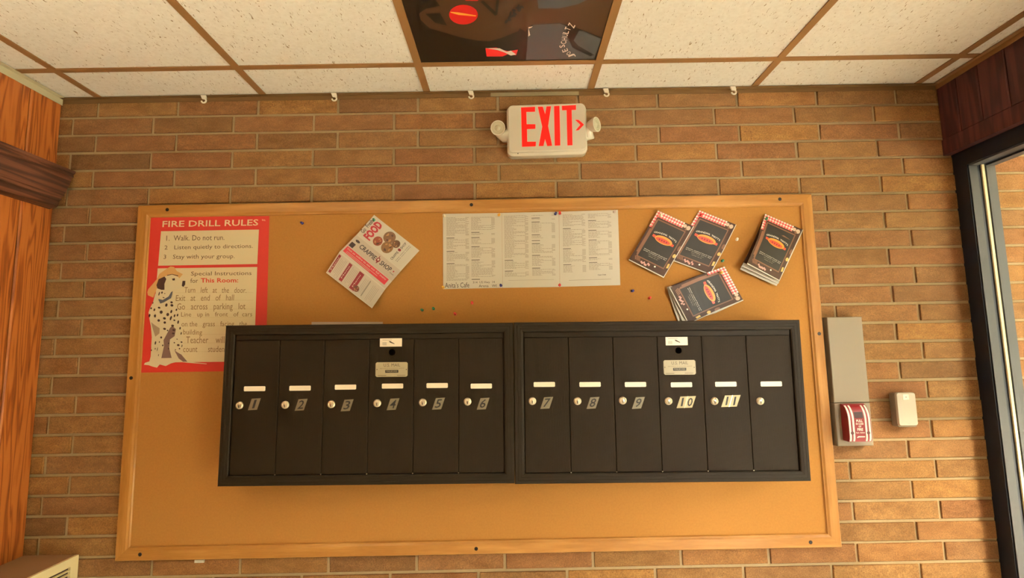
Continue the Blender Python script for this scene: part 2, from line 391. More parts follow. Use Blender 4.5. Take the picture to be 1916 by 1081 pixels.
mb = MB(); mb.box(1.710, 1.729, -4.6, -.02, ZC-.003, ZC-.001); mb.box(1.7265, 1.7285, -4.6, -.004, ZC-.020, ZC-.003); struct(mb, 'trim_3', RUNNER)
mb = MB(); p0, p1 = at(918, 181, -.005), at(1083, 176, -.005); mb.box(p0.x, p1.x, -.0055, -.0035, ZC-.0175, ZC-.0035)
tag(mb.build('tape_strip', mat('dull grey tape', (150, 136, 104), .6)), 'pale grey strip stuck on the ceiling edge above the exit sign', 'tape')
# lit troffers, unseen behind the camera
LAMPM = mat('lit diffuser', (255, 235, 200), .5, emit=(255, 226, 162), estr=LAMP_E)
for i, j in LAMP_TILES:
    x0, x1, y1, y0 = xs[i]+.014, xs[i+1]-.014, yedge[j]-.014, yedge[j+1]+.014
    t = thing('ceiling_light', 'unseen recessed warm ceiling light panel, the one nearer the '+('front wall' if j == 3 else 'brick wall'), 'light', ((x0+x1)/2, (y0+y1)/2, ZC), 'ceiling light panels')
    mb = MB(); mb.box(x0, x1, y0, y1, ZC+.006, ZC+.012); mb.build('diffuser', LAMPM, t)
    mb = MB(); mb.box(x0-.01, x1+.01, y0-.01, y1+.01, ZC+.014, ZC+.045); mb.build('housing', PAINT, t)

# unseen uplighter added behind the camera to brighten the left of the ceiling
UPX, UPY, UPE = -1.15, -1.98, 270.0
ul = thing('added_uplighter', 'added black floor uplighter, unseen behind the viewer near the left wall', 'lamp', (UPX, UPY, 0))
LMT = mat('lamp black', (30, 28, 26), .4, .5)
mb = MB(); mb.lathe((UPX, UPY, 0), (0, 0, 1), [(0, .14), (.015, .14), (.025, .03)], 24); mb.build('base', LMT, ul, smooth=True)
mb = MB(); mb.tube([(UPX, UPY, .02), (UPX, UPY, 1.78)], .012, 12); mb.build('pole', LMT, ul, smooth=True)
mb = MB(); mb.lathe((UPX, UPY, 1.77), (0, 0, 1), [(0, .02), (.03, .09), (.08, .15), (.12, .17), (.12, .165), (.08, .145), (.035, .085)], 28, cap=False); mb.build('bowl', LMT, ul, smooth=True)
mb = MB(); mb.disc((UPX, UPY, 1.83), .12, (1, 0, 0), (0, 1, 0), n=24); mb.build('bulb_disc', mat('lit bulb', (255, 240, 210), .5, emit=(255, 247, 208), estr=UPE), ul, fix=False)

# painted ceiling tile
PB = mat('black paint', (22, 16, 12), .35); PBR = mat('brown paint', (66, 44, 26), .35); PG = mat('slate paint', (70, 74, 76), .4); PRED = mat('red paint', (190, 26, 26), .35)
PYEL = mat('yellow paint', (240, 170, 60), .5); PWH = mat('white paint', (228, 216, 206), .5); PRED2 = mat('bright red paint', (226, 44, 44), .4); PDK = mat('dark blue paint', (34, 38, 42), .4)
x0, x1, y0, y1 = painted
pt = thing('painted_ceiling_tile', 'black ceiling tile painted with a brown creature and a red eye', 'painting', ((x0+x1)/2, (y0+y1)/2, ZC))
mb = MB(); mb.box(x0, x1, y0, y1, ZC+.002, ZC+.018); mb.build('tile_panel', PB, pt)
def cz(h): return lambda u, v: at(u, v, ZC+.002-h, 2)
def cc(pts): f = crop(740, 0, 4.562); return [f(*p) for p in pts]
def clipx(p): p = Vector(p); p.x = min(max(p.x, x0+.002), x1-.002); p.y = min(max(p.y, y0+.002), y1-.002); return p
def ct(h):
    g = cz(h); return lambda u, v: clipx(g(u, v))
mb = MB()
quad(mb, cc([(200, 115), (215, 170), (290, 240), (420, 280), (560, 320), (700, 345), (800, 352), (900, 325), (1050, 265), (1060, 240), (1110, 270), (1130, 240), (1160, 212), (1400, 195), (1540, 235), (1760, 320), (1860, -10), (1700, -150), (400, -150), (310, -40), (380, 50), (260, 75)]), ct(.0004), 0)
quad(mb, cc([(1205, -60), (1220, 72), (1400, 72), (1560, 35), (1760, -60)]), ct(.0008), 1)
quad(mb, cc([(1135, 245), (1180, 212), (1400, 200), (1470, 225), (1450, 300), (1500, 350), (1530, 400), (1640, 440), (1700, 500), (1115, 512)]), ct(.0008), 1)
quad(mb, cc([(1540, 265), (1600, 262), (1755, 330), (1700, 490), (1600, 450), (1510, 350)]), ct(.0009), 1)
quad(mb, cc([(1540, 240), (1575, 250), (1520, 345), (1560, 390), (1700, 470), (1660, 480), (1510, 405), (1480, 340)]), ct(.0012), 2)
quad(mb, cc([(255, 118), (380, 112), (440, 218), (340, 195)]), ct(.0008), 2)
quad(mb, cc([(330, -5), (330, 45), (250, 62), (120, 40), (60, -10)]), ct(.001), 2)
ell(mb, cc([(580, 125)])[0], 27, 18.5, ct(.0012), 3, n=24)
quad(mb, cc([(468, 100), (540, 106), (690, 132), (685, 140), (600, 132), (540, 128), (470, 108)]), ct(.0016), 4)
quad(mb, cc([(725, 15), (850, 135), (870, 125), (885, 0), (860, 0), (852, 100), (750, 5)]), ct(.0012), 2)
for q in range(16): ell(mb, cc([(945+q*9+random.uniform(-15, 15), 185-q*9.5+random.uniform(-22, 22))])[0], random.uniform(3, 6), random.uniform(1.5, 3), ct(.0012+q*.00001), 5, R()*3)
quad(mb, cc([(560, -40), (600, 6), (700, 8), (760, -40)]), ct(.0012), 3)
quad(mb, cc([(768, 412), (860, 405), (920, 428), (965, 436), (1045, 424), (1030, 472), (960, 462), (915, 482), (778, 482)]), ct(.001), 6)
quad(mb, cc([(765, 410), (890, 412), (950, 442), (985, 432), (1030, 465), (985, 474), (930, 448), (870, 428)]), ct(.0014), 7)
quad(mb, cc([(1135, 232), (1172, 224), (1160, 236), (1136, 244), (1150, 300), (1134, 312)]), ct(.0012), 7)
mb.build('painted_picture', [PBR, PG, PB, PRED, PYEL, PDK, PRED2, PWH], pt)
mb = MB()
lt = [('J', 440, 418, 20), ('O', 415, 398, 35), ('E', 388, 376, 20), ('S', 367, 345, 12), ('C', 378, 318, 5), ('H', 384, 291, 0), ('U', 388, 263, -5), ('L', 395, 240, -12), ('T', 408, 215, -20), ('Z', 437, 190, -28)]
for ch, cx_, cy_, ang in lt:
    u, v = 960+cx_/3.992, cy_/3.992; t_ = math.radians(90+ang); ex = (math.cos(t_), -math.sin(t_)); ey = (-ex[1]*1, ex[0]*1)
    w_, h_ = (5.2, 10.5) if ch not in 'JZ' else (6.5, 13)
    if ch == 'O': h_ = 9
    TL = (u-ex[0]*w_/2-ey[0]*h_/2, v-ex[1]*w_/2-ey[1]*h_/2)
    text(mb, ch, TL, (TL[0]+ex[0]*w_, TL[1]+ex[1]*w_), (TL[0]+ey[0]*h_, TL[1]+ey[1]*h_), ct(.0016), 0, bold=.01)
mb.build('painted_lettering', PWH, pt)

# ------------------------------------------------------------------ window in the right wall
YW = -3.1
win = thing('window_1', None, None, (1.762, 0, .05)); win['kind'] = 'structure'
def wpart(n, m, *bx):
    mb = MB()
    for b in bx: mb.box(*b)
    return mb.build(n, m, win)
FX, GX = 1.762, 1.815
posts = [0, -.93, -1.88, YW+.055]
for p in posts:
    mb = MB()
    a, b = p-.055, p
    if p == 0: b = .004
    mb.box(FX, FX+.100, a, b, 0, ZO-.20)
    mb.build('jamb' if p in (0, posts[-1]) else 'mullion', DARKF, win)
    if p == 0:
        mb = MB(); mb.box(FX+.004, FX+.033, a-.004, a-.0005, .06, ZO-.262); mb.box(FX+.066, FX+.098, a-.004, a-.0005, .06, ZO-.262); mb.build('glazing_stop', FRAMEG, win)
        mb = MB(); mb.box(GX-.0045, GX+.0045, a-.006, a-.0005, .06, ZO-.258); mb.build('highlight', mat('cream gasket', (232, 218, 178), .35), win)  # cream strip coloured in for the sunlit highlight on the glazing stop
wpart('head', DARKF, (FX, FX+.1, YW, -.055, ZO-.256, ZO-.20))
wpart('head_stop', FRAMEG, (FX+.004, FX+.033, YW, -.06, ZO-.262, ZO-.2565), (FX+.066, FX+.098, YW, -.06, ZO-.262, ZO-.2565))
wpart('sill', DARKF, (FX, FX+.1, YW, -.055, 0, .05))
for i in range(3): wpart('pane', GLASS, (GX-.003, GX+.003, posts[i+1]+.001, posts[i]-.056, .052, ZO-.258))

# ------------------------------------------------------------------ dark rail on the left wall
pa, pb = (-1.452, ZO-.214), (-1.518, ZO-.340)
prof = [(XL+.0005, ZO-.214), (-1.452, ZO-.214), (-1.4545, ZO-.223), (-1.460, ZO-.226), (-1.4585, ZO-.236), (-1.466, ZO-.240), (-1.466, ZO-.250), (-1.490, ZO-.306), (-1.496, ZO-.309), (-1.495, ZO-.318), (-1.503, ZO-.322), (-1.506, ZO-.340), (-1.512, ZO-.346), (XL+.0005, ZO-.352)]
mb = MB(); mb.prism([(x, -4.55, z) for x, z in prof], (0, 4.53, 0)); trim = struct(mb, 'trim_4', WALNUT)

# ------------------------------------------------------------------ wall heater in the left corner
hz = ZO-1.545
hx = -1.352
ht = thing('wall_heater', 'brown wall heater cabinet with a cream slotted grille in the lower left corner', 'heater', (-1.44, -.6, 0))
HB = mat('brown enamel', (150, 116, 84), .5); HC = mat('cream enamel', (230, 212, 170), .5)
mb = MB(); mb.box(XL+.001, hx-.010, -1.4, -.003, 0, hz); mb.build('cabinet', HB, ht)
mb = MB()
for a, b, c, d in ((-.034, -.003, 0, hz-.0), (-1.4, -1.366, 0, hz), (-1.366, -.034, hz-.028, hz), (-1.366, -.034, 0, .3)): mb.box(hx-.009, hx, a, b, c, d)
mb.build('grille_frame', HC, ht)
mb = MB(); mb.box(hx-.0095, hx-.0085, -1.366, -.034, .3, hz-.028); mb.build('grille_back', mat('dark maroon enamel', (58, 24, 26), .5), ht)
for k in range(14):
    z = hz-.036-k*.0125; mb = MB(); mb.prism([(hx-.008, -1.366, z), (hx-.001, -1.366, z-.003), (hx-.001, -1.366, z-.005), (hx-.008, -1.366, z-.002)], (0, 1.332, 0)); mb.build('louvre', HC, ht)
mb = MB(); z = hz-.036-14*.0125
while z > .31: mb.prism([(hx-.008, -1.366, z), (hx-.001, -1.366, z-.003), (hx-.001, -1.366, z-.005), (hx-.008, -1.366, z-.002)], (0, 1.332, 0)); z -= .0125
tag(mb.build('lower_louvres', HC, ht), kind='stuff')

# ------------------------------------------------------------------ bulletin board
bx0, bx1, bz0, bz1 = -1.2191, 1.2191, ZO-1.5642, ZO-.3425
bd = thing('bulletin_board', 'large cork bulletin board in a varnished wood frame on the brick wall', 'bulletin board', (0, -.001, (bz0+bz1)/2))
mb = MB(); mb.box(bx0+.02, bx1-.02, -.013, -.003, bz0+.02, bz1-.02); mb.build('cork_panel', CORK, bd)
RW = .046; prof = [(0, -.003), (0, -.017), (.003, -.021), (.034, -.021), (.040, -.018), (.043, -.018), (RW, -.0135)]
cor = [(bx0, bz0, 1, 1), (bx1, bz0, -1, 1), (bx1, bz1, -1, -1), (bx0, bz1, 1, -1)]
for i in range(4):
    A, B = cor[i], cor[(i+1) % 4]; mb = MB(); k = len(prof)
    vs_ = [(A[0]+A[2]*t, y, A[1]+A[3]*t) for t, y in prof] + [(B[0]+B[2]*t, y, B[1]+B[3]*t) for t, y in prof]
    mb.raw(vs_, [(j, j+1, k+j+1, k+j) for j in range(k-1)])
    mb.build('frame_rail', FRAMEWOOD if i % 2 == 0 else FRAMEWOODV, bd)
for u, v in [(313, 391), (882, 383), (1459, 371), (1533, 624), (1517, 1017), (891, 1034), (262, 1037), (240, 707)]:
    p = at(u, v, -.021); mb = MB(); p.x = min(max(p.x, bx0+.017), bx1-.017); p.z = min(max(p.z, bz0+.019), bz1-.019)
    mb.lathe((p.x, -.0205, p.z), (0, -1, 0), [(0, .0062), (.0012, .0062), (.0018, .0045), (.0012, .002)], 14); mb.build('screw', mat('dark screw', (36, 26, 20), .5, .4), bd, smooth=True)
CY_ = .0132   # face of the cork

# ------------------------------------------------------------------ fire drill poster
po = thing('fire_drill_poster', 'red bordered fire drill rules poster with a spotted dog, top left of the cork board', 'poster', at(390, 550, -CY_))
P = plane(CY_+.0007)
mb = MB()
cs = [(281.5, 406), (504, 404), (497, 693), (256.5, 697)]
fr, bk = [P(*c) for c in cs], [plane(CY_+.0001)(*c) for c in cs]
mb.raw(fr+bk, [(0, 1, 2, 3), (0, 1, 5, 4), (1, 2, 6, 5), (2, 3, 7, 6), (3, 0, 4, 7)])
mb.build('sheet', mat('red poster print', (190, 44, 34), .55, nvar=.06, nscale=30), po)
CREAM = mat('cream poster print', (214, 200, 164), .6, nvar=.03, nscale=15)
c1, c2 = crop(240, 390, 6.36), crop(240, 550, 6.36)
P1, P2, P3, P4 = [plane(CY_+.0007+.0003*k) for k in (1, 2, 3, 4)]
mb = MB(); quad(mb, [c1(390, 270), c1(1555, 250), c1(1535, 660), c1(355, 680)], P1); quad(mb, [c1(350, 712), c1(1535, 695), (475, 676), (281, 678)], P1)
mb.build('text_panels', CREAM, po)
mb = MB(); text(mb, 'FIRE DRILL RULES', c1(410, 148), c1(1550, 128), c1(405, 222), P1, bold=.012); text(mb, 'tm', c1(1590, 125), c1(1630, 130), c1(1590, 145), P1)
mb.build('title_lettering', CREAM, po)
mb = MB()
for s, a, b, c in [('1.  Walk. Do not run.', (455, 322), (1145, 312), (453, 384)), ('2   Listen quietly to directions.', (432, 440), (1482, 420), (430, 503)),
                   ('3   Stay with your group.', (422, 550), (1268, 540), (418, 616)), ('Special Instructions', (748, 750), (1468, 744), (745, 812)), ('for', (740, 832), (830, 830), (740, 886))]:
    text(mb, s, c1(*a), c1(*b), c1(*c), P2)
mb.build('black_lettering', mat('brown print', (96, 66, 44), .7), po)
mb = MB(); text(mb, 'This Room:', c1(862, 828), c1(1308, 826), c1(862, 882), P2, bold=.02); mb.build('red_lettering', mat('red print', (206, 66, 44), .7), po)
mb = MB()
text(mb, 'Turn   left   at   the   door.', c1(670, 935), c1(1410, 938), c1(664, 1000), P2)
for s, a, b, c in [('Exit   at   end   of   hall', (570, 12), (1260, 5), (565, 83)), ('Go   across   parking   lot', (582, 110), (1395, 105), (580, 210)), ('Line   up in   front   of  cars', (630, 215), (1475, 212), (628, 285)),
                   ('on the   grass   facing   the', (635, 325), (1415, 322), (632, 405)), ('building', (655, 420), (880, 425), (652, 497)), ('Teacher    will', (690, 505), (1145, 503), (688, 585)), ('count      students', (655, 618), (1200, 616), (652, 690))]:
    text(mb, s, c2(*a), c2(*b), c2(*c), P2)
for y in (-15, 75, 180, 280, 380, 480, 580, 685):
    quad(mb, [c2(560 if y < 200 else 650, y), c2(1490, y-4), c2(1490, y-2), c2(560 if y < 200 else 650, y+2)], P1.__class__ and plane(CY_+.00115), 1)
mb.build('handwriting', [mat('pencil', (136, 106, 72), .8), mat('faint rule', (186, 162, 122), .8)], po)
# the dog
d1, d3 = crop(260, 480, 9.008), crop(255, 590, 9.828)
mb = MB()
D = lambda pts: [d1(*p) for p in pts]
D3 = lambda pts: [d3(*p) for p in pts]
quad(mb, D([(140, 600), (155, 550), (300, 380), (345, 290), (450, 215), (530, 165), (590, 172), (640, 245), (740, 295), (668, 380), (640, 330), (540, 300), (430, 340), (330, 420), (300, 540), (240, 690), (150, 650)]), P2, 2)
body = D([(330, 520), (560, 560), (560, 640), (590, 740), (640, 860), (680, 1000)]) + D3([(800, 60), (830, 250), (860, 480), (850, 660), (900, 780), (960, 850), (1300, 885), (1290, 895), (950, 870), (760, 850), (640, 880), (540, 930), (470, 910), (430, 900), (380, 960), (300, 940), (230, 915), (140, 905), (160, 870), (240, 845), (280, 700), (275, 560), (285, 400), (270, 200), (240, 60)]) + D([(160, 940), (190, 860), (240, 760), (270, 640)])
quad(mb, body, P2, 0)
quad(mb, D3([(500, 455), (620, 230), (660, 190), (730, 250), (705, 380), (620, 440), (605, 600), (650, 780), (460, 785), (510, 560)]), P3, 3)
quad(mb, D3([(270, 120), (330, 170), (430, 235), (425, 330), (350, 390), (300, 240)]), P3, 4)
quad(mb, D3([(700, 640), (760, 680), (830, 720), (940, 850), (860, 850), (780, 790)]), P3, 3)
quad(mb, D([(440, 330), (560, 305), (660, 340), (700, 390), (785, 405), (775, 500), (700, 530), (560, 575), (420, 560), (400, 450)]), P3, 0)
quad(mb, D([(735, 408), (782, 408), (778, 470), (748, 512), (722, 490)]), P4, 1)
quad(mb, D([(555, 372), (605, 362), (606, 398), (570, 404)]), P4, 1)
quad(mb, D([(295, 480), (330, 380), (430, 335), (462, 375), (430, 460), (430, 558), (380, 560), (310, 535)]), P4, 1)
quad(mb, D([(470, 310), (560, 292), (665, 318), (655, 330), (560, 302), (480, 322)]), P4, 1)
quad(mb, D([(325, 720), (360, 790), (420, 770), (540, 700), (560, 640), (570, 580), (540, 600), (500, 670), (400, 730), (340, 715)]), P4, 5)
spots = [(388, 605, 14, 20), (340, 625, 10, 35), (435, 622, 10, 8), (415, 690, 18, 8), (462, 815, 20, 30), (550, 770, 22, 18), (555, 820, 26, 22), (340, 860, 24, 16), (260, 895, 15, 24), (205, 870, 14, 18), (375, 935, 26, 28), (270, 995, 18, 22), (178, 990, 16, 26), (545, 925, 16, 30), (485, 975, 24, 28), (430, 1040, 26, 20), (600, 995, 14, 26), (650, 985, 14, 24), (540, 1030, 14, 34), (632, 895, 14, 20), (235, 780, 8, 16), (335, 1070, 20, 16)]
for x, y, a, b in spots: ell(mb, d1(x, y), a/9, b/9, P4, 1, .3, 9)
spots = [(412, 92, 24, 24), (520, 52, 26, 20), (524, 130, 24, 22), (632, 55, 14, 36), (700, 88, 20, 14), (770, 122, 16, 34), (668, 188, 28, 20), (520, 246, 28, 20), (688, 268, 26, 18), (805, 235, 14, 26), (680, 330, 26, 16), (825, 330, 12, 26), (458, 404, 20, 20), (575, 275, 14, 14), (345, 20, 16, 16), (240, 20, 12, 16), (352, 505, 14, 34), (425, 488, 10, 16), (487, 550, 14, 18), (348, 612, 8, 18), (278, 640, 10, 16), (408, 730, 6, 22), (595, 512, 14, 14), (700, 500, 14, 12), (772, 545, 26, 20), (832, 490, 20, 14), (750, 435, 14, 8), (795, 610, 14, 14), (720, 632, 12, 10), (595, 608, 12, 18), (840, 560, 8, 26), (388, 620, 6, 40)]
for x, y, a, b in spots: ell(mb, d3(x, y), a/9.8, b/9.8, P4, 1, .2, 9)
mb.build('dog_picture', [mat('dog cream', (212, 200, 168), .7), mat('dog dark brown', (66, 40, 34), .7), mat('straw hat', (206, 160, 100), .7), mat('dog shade', (120, 92, 84), .7), mat('dog soft shade', (160, 138, 112), .7), mat('slate scarf', (84, 88, 100), .7)], po)

# ------------------------------------------------------------------ three printed menu sheets
def lines(mb, fn, cols, rows, b0, b1, mi=0, hd=1, seed=1):
    rr = random.Random(seed)
    for (a0, a1) in cols:
        b = b0
        st = (b1-b0)/rows
        k = 0
        while b < b1-st:
            if k and rr.random() < .07: b += st*1.6; quad(mb, [(a0, b), (a0+(a1-a0)*.35, b), (a0+(a1-a0)*.35, b+st*.62), (a0, b+st*.62)], fn, hd); b += st*1.3; k += 1; continue
            w = (a1-a0)*rr.choice([.3, .42, .5, .9, .95, .38]); a = a0
            while a < a0+w:
                ww = rr.uniform(.012, .05); e = min(a+ww, a0+w); quad(mb, [(a, b), (e, b), (e, b+st*.5), (a, b+st*.5)], fn, mi); a = e+.008
            if w < (a1-a0)*.6: quad(mb, [(a1-.06, b), (a1, b), (a1, b+st*.5), (a1-.06, b+st*.5)], fn, mi)
            b += st; k += 1
class Sheet:
    """a sheet laid over rows (b, left px, right px, distance from the wall)"""
    def __init__(s, rows): s.r = rows
    def pt(s, a, b, h=0):
        r = s.r; i = 0
        while i < len(r)-2 and b > r[i+1][0]: i += 1
        A, B = r[i], r[i+1]; t = (b-A[0])/(B[0]-A[0])
        Lx = [A[1][k]+(B[1][k]-A[1][k])*t for k in (0, 1)]; Rx = [A[2][k]+(B[2][k]-A[2][k])*t for k in (0, 1)]
        dA = A[3] if isinstance(A[3], tuple) else (A[3], A[3]); dB = B[3] if isinstance(B[3], tuple) else (B[3], B[3])
        d = (dA[0]+(dB[0]-dA[0])*t)*(1-a)+(dA[1]+(dB[1]-dA[1])*t)*a
        return at(Lx[0]+(Rx[0]-Lx[0])*a, Lx[1]+(Rx[1]-Lx[1])*a, -(d+h))
    def fn(s, h): return lambda a, b: s.pt(a, b, h)
    def body(s, mb, th, nb=12, na=4, mi=0, m2=0):
        bs = sorted(set([r[0] for r in s.r]+[i/nb for i in range(nb+1)])); n = len(bs); w = na+1
        top = [s.pt(i/na, b, 0) for b in bs for i in range(w)]; bot = [p+Vector((0, th, 0)) for p in top]; q = n*w
        fs = []
        for j in range(n-1):
            for i in range(na):
                k = j*w+i; fs += [(k, k+1, k+w+1, k+w), (q+k, q+k+w, q+k+w+1, q+k+1)]
        sd = []
        for j in range(n-1):
            sd += [(j*w, (j+1)*w, q+(j+1)*w, q+j*w), (j*w+na, (j+1)*w+na, q+(j+1)*w+na, q+j*w+na)]
        for i in range(na): sd += [(i, i+1, q+i+1, q+i), ((n-1)*w+i, (n-1)*w+i+1, q+(n-1)*w+i+1, q+(n-1)*w+i)]
        k0 = len(mb.v); mb.v += top+bot
        for f in fs: mb.f.append([k0+i for i in f]); mb.m.append(mi)
        for f in sd: mb.f.append([k0+i for i in f]); mb.m.append(m2)
sheets = [((828.7, 400), (938.6, 398.3), (940.4, 538.3), (829.2, 540.7), 'printed menu sheet with handwriting at its foot, leftmost of the three sheets', .0006),
          ((938.9, 398.2), (1045.6, 396), (1047.2, 536.6), (940.7, 538.3), 'printed menu sheet between the handwritten sheet and the right sheet', .0006),
          ((1046, 396), (1156.2, 392.6), (1160.7, 533.3), (1047.6, 536.4), 'printed menu sheet with a short centred block, rightmost of the three sheets', .0006)]
for i, (tl, tr, br, bl, lab, h) in enumerate(sheets):
    S = Sheet([(0, tl, tr, CY_+h), (.5, ((tl[0]+bl[0])/2, (tl[1]+bl[1])/2), ((tr[0]+br[0])/2, (tr[1]+br[1])/2), (CY_+.003, CY_+.002)), (1, bl, br, CY_+.0012)])
    t = thing('menu_sheet', lab, 'paper', S.pt(.5, .5), 'printed menu sheets in a row')
    mb = MB(); S.body(mb, .0004); mb.build('sheet', PAPER, t)
    f = S.fn(.0003); mb = MB()
    if i == 0: lines(mb, f, [(.06, .44), (.48, .88)], 62, .05, .90, seed=3)
    if i == 1: lines(mb, f, [(.04, .46), (.52, .93)], 62, .04, .86, seed=5); quad(mb, [(.1, .90), (.9, .90), (.9, .904), (.1, .904)], f)
    if i == 2:
        lines(mb, f, [(.06, .44)], 58, .04, .82, seed=8); lines(mb, f, [(.49, .88)], 58, .04, .80, seed=9)
        text(mb, 'Open Daily', (.63, .848), (.77, .846), (.63, .868), f, 1, bold=.02); quad(mb, [(.15, .915), (.85, .912), (.85, .918), (.15, .921)], f)
    mb.build('menu_print', [INKL, INK], t)
    if i == 0:
        mb = MB(); text(mb, "Anita's Cafe", (.03, .915), (.44, .915), (.03, .985), f); text(mb, '314  US Hwy  14', (.50, .905), (.87, .905), (.50, .942), f); text(mb, 'Arena   WI', (.60, .95), (.90, .952), (.60, .985), f)
        mb.build('handwriting', PEN, t)

# ------------------------------------------------------------------ take-away flyer
S = Sheet([(0, (700, 402), (784.8, 468.6), CY_+.001), (.33, (668.5, 437.8), (751.5, 505), CY_+.014), (.67, (635.5, 470.5), (721, 540.5), CY_+.005), (1, (610, 510), (696, 576.6), CY_+.022)])
fl = thing('folded_flyer', 'red and white three-fold takeaway flyer pinned at an angle beside the poster', 'flyer', S.pt(.5, .5))
mb = MB(); S.body(mb, .0005); mb.build('sheet', PAPER, fl)
F1, F2, F3 = S.fn(.0005), S.fn(.0008), S.fn(.0011); F0 = S.fn(.0003)
RED = mat('crimson print', (172, 40, 52), .6); DRED = mat('maroon print', (128, 26, 36), .6); FOODC = mat('food photo brown', (124, 74, 48), .6, nvar=.6, nscale=300); CHAR = mat('charcoal print', (58, 46, 50), .7)
def strip(mb, a0, a1, b0, b1, fn, mi=0, n=6):
    for k in range(n):
        p, q = b0+(b1-b0)*k/n, b0+(b1-b0)*(k+1)/n; quad(mb, [(a0, p), (a1, p), (a1, q), (a0, q)], fn, mi)
mb = MB(); strip(mb, .0, 1, .345, .53, F0, 0, 3); strip(mb, .0, 1, .685, .99, F0, 0, 4); mb.build('grey_panels', mat('grey print', (196, 184, 170), .7), fl)
mb = MB()
text(mb, 'FOOD', (.09, .30), (.09, .035), (.245, .30), F2, 0, bold=.05)
strip(mb, .03, .94, .54, .635, F1, 4, 2); strip(mb, .02, .065, .70, .97, F1, 1); strip(mb, .245, .31, .70, .97, F1, 1); strip(mb, .47, .57, .70, .97, F1, 1)
mb.build('red_print', [RED, DRED, RED, RED, mat('rose print', (198, 56, 66), .6)], fl)
mb = MB()
text(mb, 'Go  Fresh', (.0, .275), (.0, .07), (.075, .275), F2, 0, bold=.01)
text(mb, 'CRAPPIE', (.18, .395), (.53, .40), (.18, .462), F2, 0, bold=.02); text(mb, 'SHOP', (.635, .395), (.86, .39), (.635, .462), F2, 0, bold=.02)
text(mb, 'CRAPPIE', (.715, .31), (.715, .18), (.76, .31), F2, 0, bold=.01); text(mb, 'SHOP', (.715, .125), (.715, .03), (.76, .125), F2, 0, bold=.01)
for a in (.80, .83): text(mb, 'www menu online', (a, .29), (a, .03), (a+.018, .29), F2, 0)
strip(mb, .03, .115, .455, .525, F1, 0, 2); ell(mb, (.10, .405), .045, .018, F1, 0)
for a0 in (.09, .34, .62, .80):
    for k in range(5): strip(mb, a0+k*.026, a0+k*.026+.008, .71+R()*.03, .93+R()*.04, F1, 1)
strip(mb, .715, .722, .71, .96, F1, 0)
for k, (x0_, x1_) in enumerate(((.08, .75), (.08, .6))): quad(mb, [(x0_, .60+k*.018), (x1_, .60+k*.018), (x1_, .605+k*.018), (x0_, .605+k*.018)], F2, 2)
text(mb, 'Visit us online to see our full menu', (.05, .552), (.90, .552), (.05, .578), F2, 2, bold=.01)
for a in (.03, .26, .50): text(mb, 'Menu', (a, .93), (a, .74), (a+.025, .93), F2, 2)
ell(mb, (.91, .415), .012, .012, F1, 3); text(mb, 'fresh', (.87, .445), (.95, .445), (.87, .465), F1, 0)
mb.build('dark_print', [CHAR, INKL, PAPER, RED], fl)
for a, b, r, c in ((.35, .235, 8.8, (140, 66, 44)), (.461, .105, 11.2, (120, 84, 58)), (.623, .118, 7.4, (96, 62, 40)), (.545, .222, 11, (128, 92, 56)), (.585, .92, 6, (112, 58, 44))):
    mb = MB(); ell(mb, (a, b), r/108, r/140, F2, 0, n=20)
    for q in range(9): w_ = R()*6.28; ell(mb, (a+math.cos(w_)*r*.55/108, b+math.sin(w_)*r*.55/140), r*.2/108, r*.16/140, S.fn(.001+q*.00001), 1+q % 2, R()*3, 7)
    mb.build('food_photo', [mat('food %d' % c[0], c, .6, nvar=.4, nscale=250), mat('food light', (176, 128, 84), .6), mat('food dark', (74, 40, 26), .6)], fl)
mb = MB(); ell(mb, (.575, .425), .036, .034, F2, 0); ell(mb, (.575, .42), .018, .016, F3, 1); quad(mb, [(.55, .37), (.56, .365), (.575, .40), (.56, .40)], F2, 0); quad(mb, [(.58, .45), (.60, .45), (.59, .48), (.575, .475)], F2, 0); mb.build('swirl_emblem', [DRED, PAPER], fl)
mb = MB(); ell(mb, (.735, .15), .03, .018, F2, 0); mb.build('swirl_emblem', [DRED, PAPER], fl)

